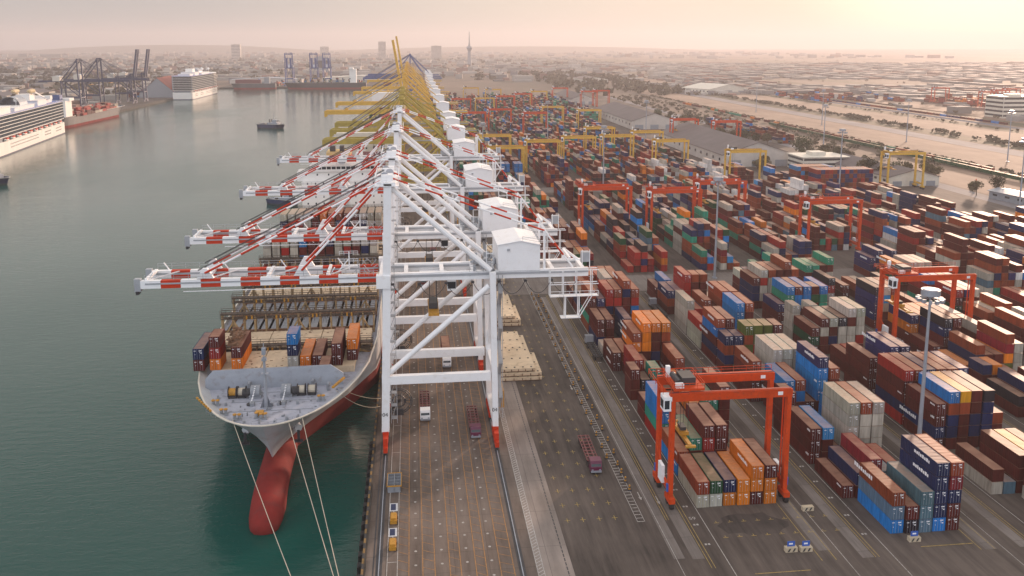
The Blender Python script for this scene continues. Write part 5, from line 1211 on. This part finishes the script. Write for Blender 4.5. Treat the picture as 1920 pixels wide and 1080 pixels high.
# towns and woods that read as one mass
tb = MB(); tb.col = (1,1,1)
q = random.Random(11)
def town(n, fx, fy, hmax, wmax, palette):
    for i in range(n):
        x, y = fx(), fy(); s_ = q.uniform(.4,1); l, w_ = wmax*s_*q.uniform(.5,1.6), wmax*s_; h = hmax*q.uniform(.25,1)**1.6
        c = q.choice(palette); j = q.uniform(.7,1.15); tb.col = tuple(v*j for v in c); tb.obox(x,y,0,max(3,h),l,w_,q.uniform(-.3,.3),0)
pal = [(.36,.33,.3),(.3,.28,.26),(.25,.23,.22),(.42,.39,.36),(.26,.15,.12),(.2,.19,.19),(.34,.3,.26)]  # contrast kept narrow, part of the distance haze is put into these colours
town(900, lambda: q.uniform(-1900,-430), lambda: q.uniform(1500,4200), 12, 34, pal)
town(1300, lambda: q.uniform(-2400,900), lambda: q.uniform(2080,5200), 14, 36, pal)
town(500, lambda: q.uniform(-1500,-480), lambda: q.uniform(1000,2000), 9, 26, pal)
for cx, cy, nx, ny, sx_, sy_ in ((1000,1500,10,9,36,70),(1500,1900,12,10,42,80),(760,2000,5,14,30,60),(2000,2600,16,10,60,90),(1150,2600,14,12,50,70),(1500,1250,14,5,45,60),(650,1900,3,16,22,40),(1700,3500,24,12,70,90),(900,3600,18,12,60,80),(2900,3400,16,14,70,90),(1300,1050,8,4,40,50)):
    for a_ in range(nx):
        for b_ in range(ny):
            if q.random() < .25: continue
            x, y = cx+(a_-nx/2)*sx_+q.uniform(-6,6), cy+(b_-ny/2)*sy_+q.uniform(-10,10); c = q.choice(pal[:3]+pal[4:5]+pal[5:6]); j_ = q.uniform(.55,.95); tb.col = tuple(v*j_ for v in c); tb.obox(x,y,0,q.uniform(3,7),sx_*q.uniform(.4,.85),sy_*q.uniform(.35,.85),0,0)
town(180, lambda: q.uniform(700,1300), lambda: q.uniform(900,1700), 9, 26, pal)
town(160, lambda: q.uniform(500,640), lambda: q.uniform(1500,1900), 8, 16, pal)
town(500, lambda: q.uniform(-3000,3400), lambda: q.uniform(5200,9000), 22, 50, pal)
vc = bpy.data.materials.new('town_wall'); vc.use_nodes = True; v_ = vc.node_tree.nodes.new('ShaderNodeVertexColor'); v_.layer_name = 'Col'; vc.node_tree.links.new(v_.outputs[0], vc.node_tree.nodes['Principled BSDF'].inputs['Base Color']); vc.node_tree.nodes['Principled BSDF'].inputs['Roughness'].default_value = .8
tag(tb.build('distant_town', vc, colors=True), 'low pale buildings of the city fading into the haze', 'city', kind='stuff')
wb = MB()
def wood(n, fx, fy, r):
    for i in range(n):
        x, y = fx(), fy(); rr = r*q.uniform(.5,1.4); k = 6
        for j in range(9):
            c = Vector((x+q.uniform(-rr,rr), y+q.uniform(-rr,rr), q.uniform(1,rr*1.3))); a = Vector((q.uniform(-1,1),q.uniform(-1,1),q.uniform(-1,1))).normalized()*rr*.75; d_ = a.orthogonal().normalized()*rr*.6
            wb.face([c-a,c-d_,c+a,c+d_]); wb.face([c-a,c+a.cross(d_).normalized()*rr*.5,c+a])
wood(500, lambda: q.uniform(530,545), lambda: q.uniform(500,2600), 2.4); wood(260, lambda: q.uniform(614,630), lambda: q.uniform(600,2800), 1.3)
wood(900, lambda: q.uniform(-1500,-520), lambda: q.uniform(1150,3000), 7); wood(420, lambda: q.uniform(-2500,700), lambda: q.uniform(2200,5200), 7)
for xr in (705,765,860,980,1120,1290,1480,1700,1950,2250): wood(70, lambda: xr+q.uniform(-7,7), lambda: q.uniform(900,4800), 2.2)
wood(260, lambda: q.uniform(330,400), lambda: q.uniform(600,1500), 2.2); wood(200, lambda: q.uniform(300,520), lambda: q.uniform(1500,2600), 7); wood(500, lambda: q.uniform(412,420), lambda: q.uniform(350,1500), 1.2)
tag(wb.build('distant_woods', crown_mat('haze_paled_leaves', (.12,.1,.065))), 'bushes and tree belts spread over the inland plain', 'woods', kind='stuff')  # leaf colour lightened to stand in for distance haze
for nm, cx, cy, rx, h in (('hill',1500,11500,2600,60),('hill',-2800,11000,1800,80)):
    m = MB(); n = 40; rows = [(rx*(1-k/6), h*(1-(1-k/6)**2)**1.0) for k in range(7)]
    for k in range(6):
        for i in range(n):
            a0, a1 = 2*math.pi*i/n, 2*math.pi*(i+1)/n; (r0_,z0_),(r1_,z1_) = rows[k], rows[k+1]
            m.face([(cx+r0_*math.cos(a0),cy+r0_*math.sin(a0)*.6,z0_-1),(cx+r0_*math.cos(a1),cy+r0_*math.sin(a1)*.6,z0_-1),(cx+r1_*math.cos(a1),cy+r1_*math.sin(a1)*.6,z1_-1),(cx+r1_*math.cos(a0),cy+r1_*math.sin(a0)*.6,z1_-1)])
    tag(m.build(nm, G_SCRUB), kind='structure')
tag(MASS.build('distant_containers', [CBS, CRS], colors=True), 'thousands of stacked containers filling the yard beyond the near blocks', 'containers', kind='stuff')
# ---------------------------------------------------------------- haze
hz = MB(); hz.box(-14500, 14500, -450, 14500, -8, 260)
hm = bpy.data.materials.new('haze'); hm.use_nodes = True; N = hm.node_tree.nodes; N.clear()
ho = N.new('ShaderNodeOutputMaterial'); hv = N.new('ShaderNodeVolumePrincipled'); hm.node_tree.links.new(hv.outputs[0], ho.inputs['Volume'])
hv.inputs['Color'].default_value = (.7,.67,.7,1); hv.inputs['Density'].default_value = .00013; hv.inputs['Anisotropy'].default_value = .35
tag(hz.build('haze', hm), kind='stuff')
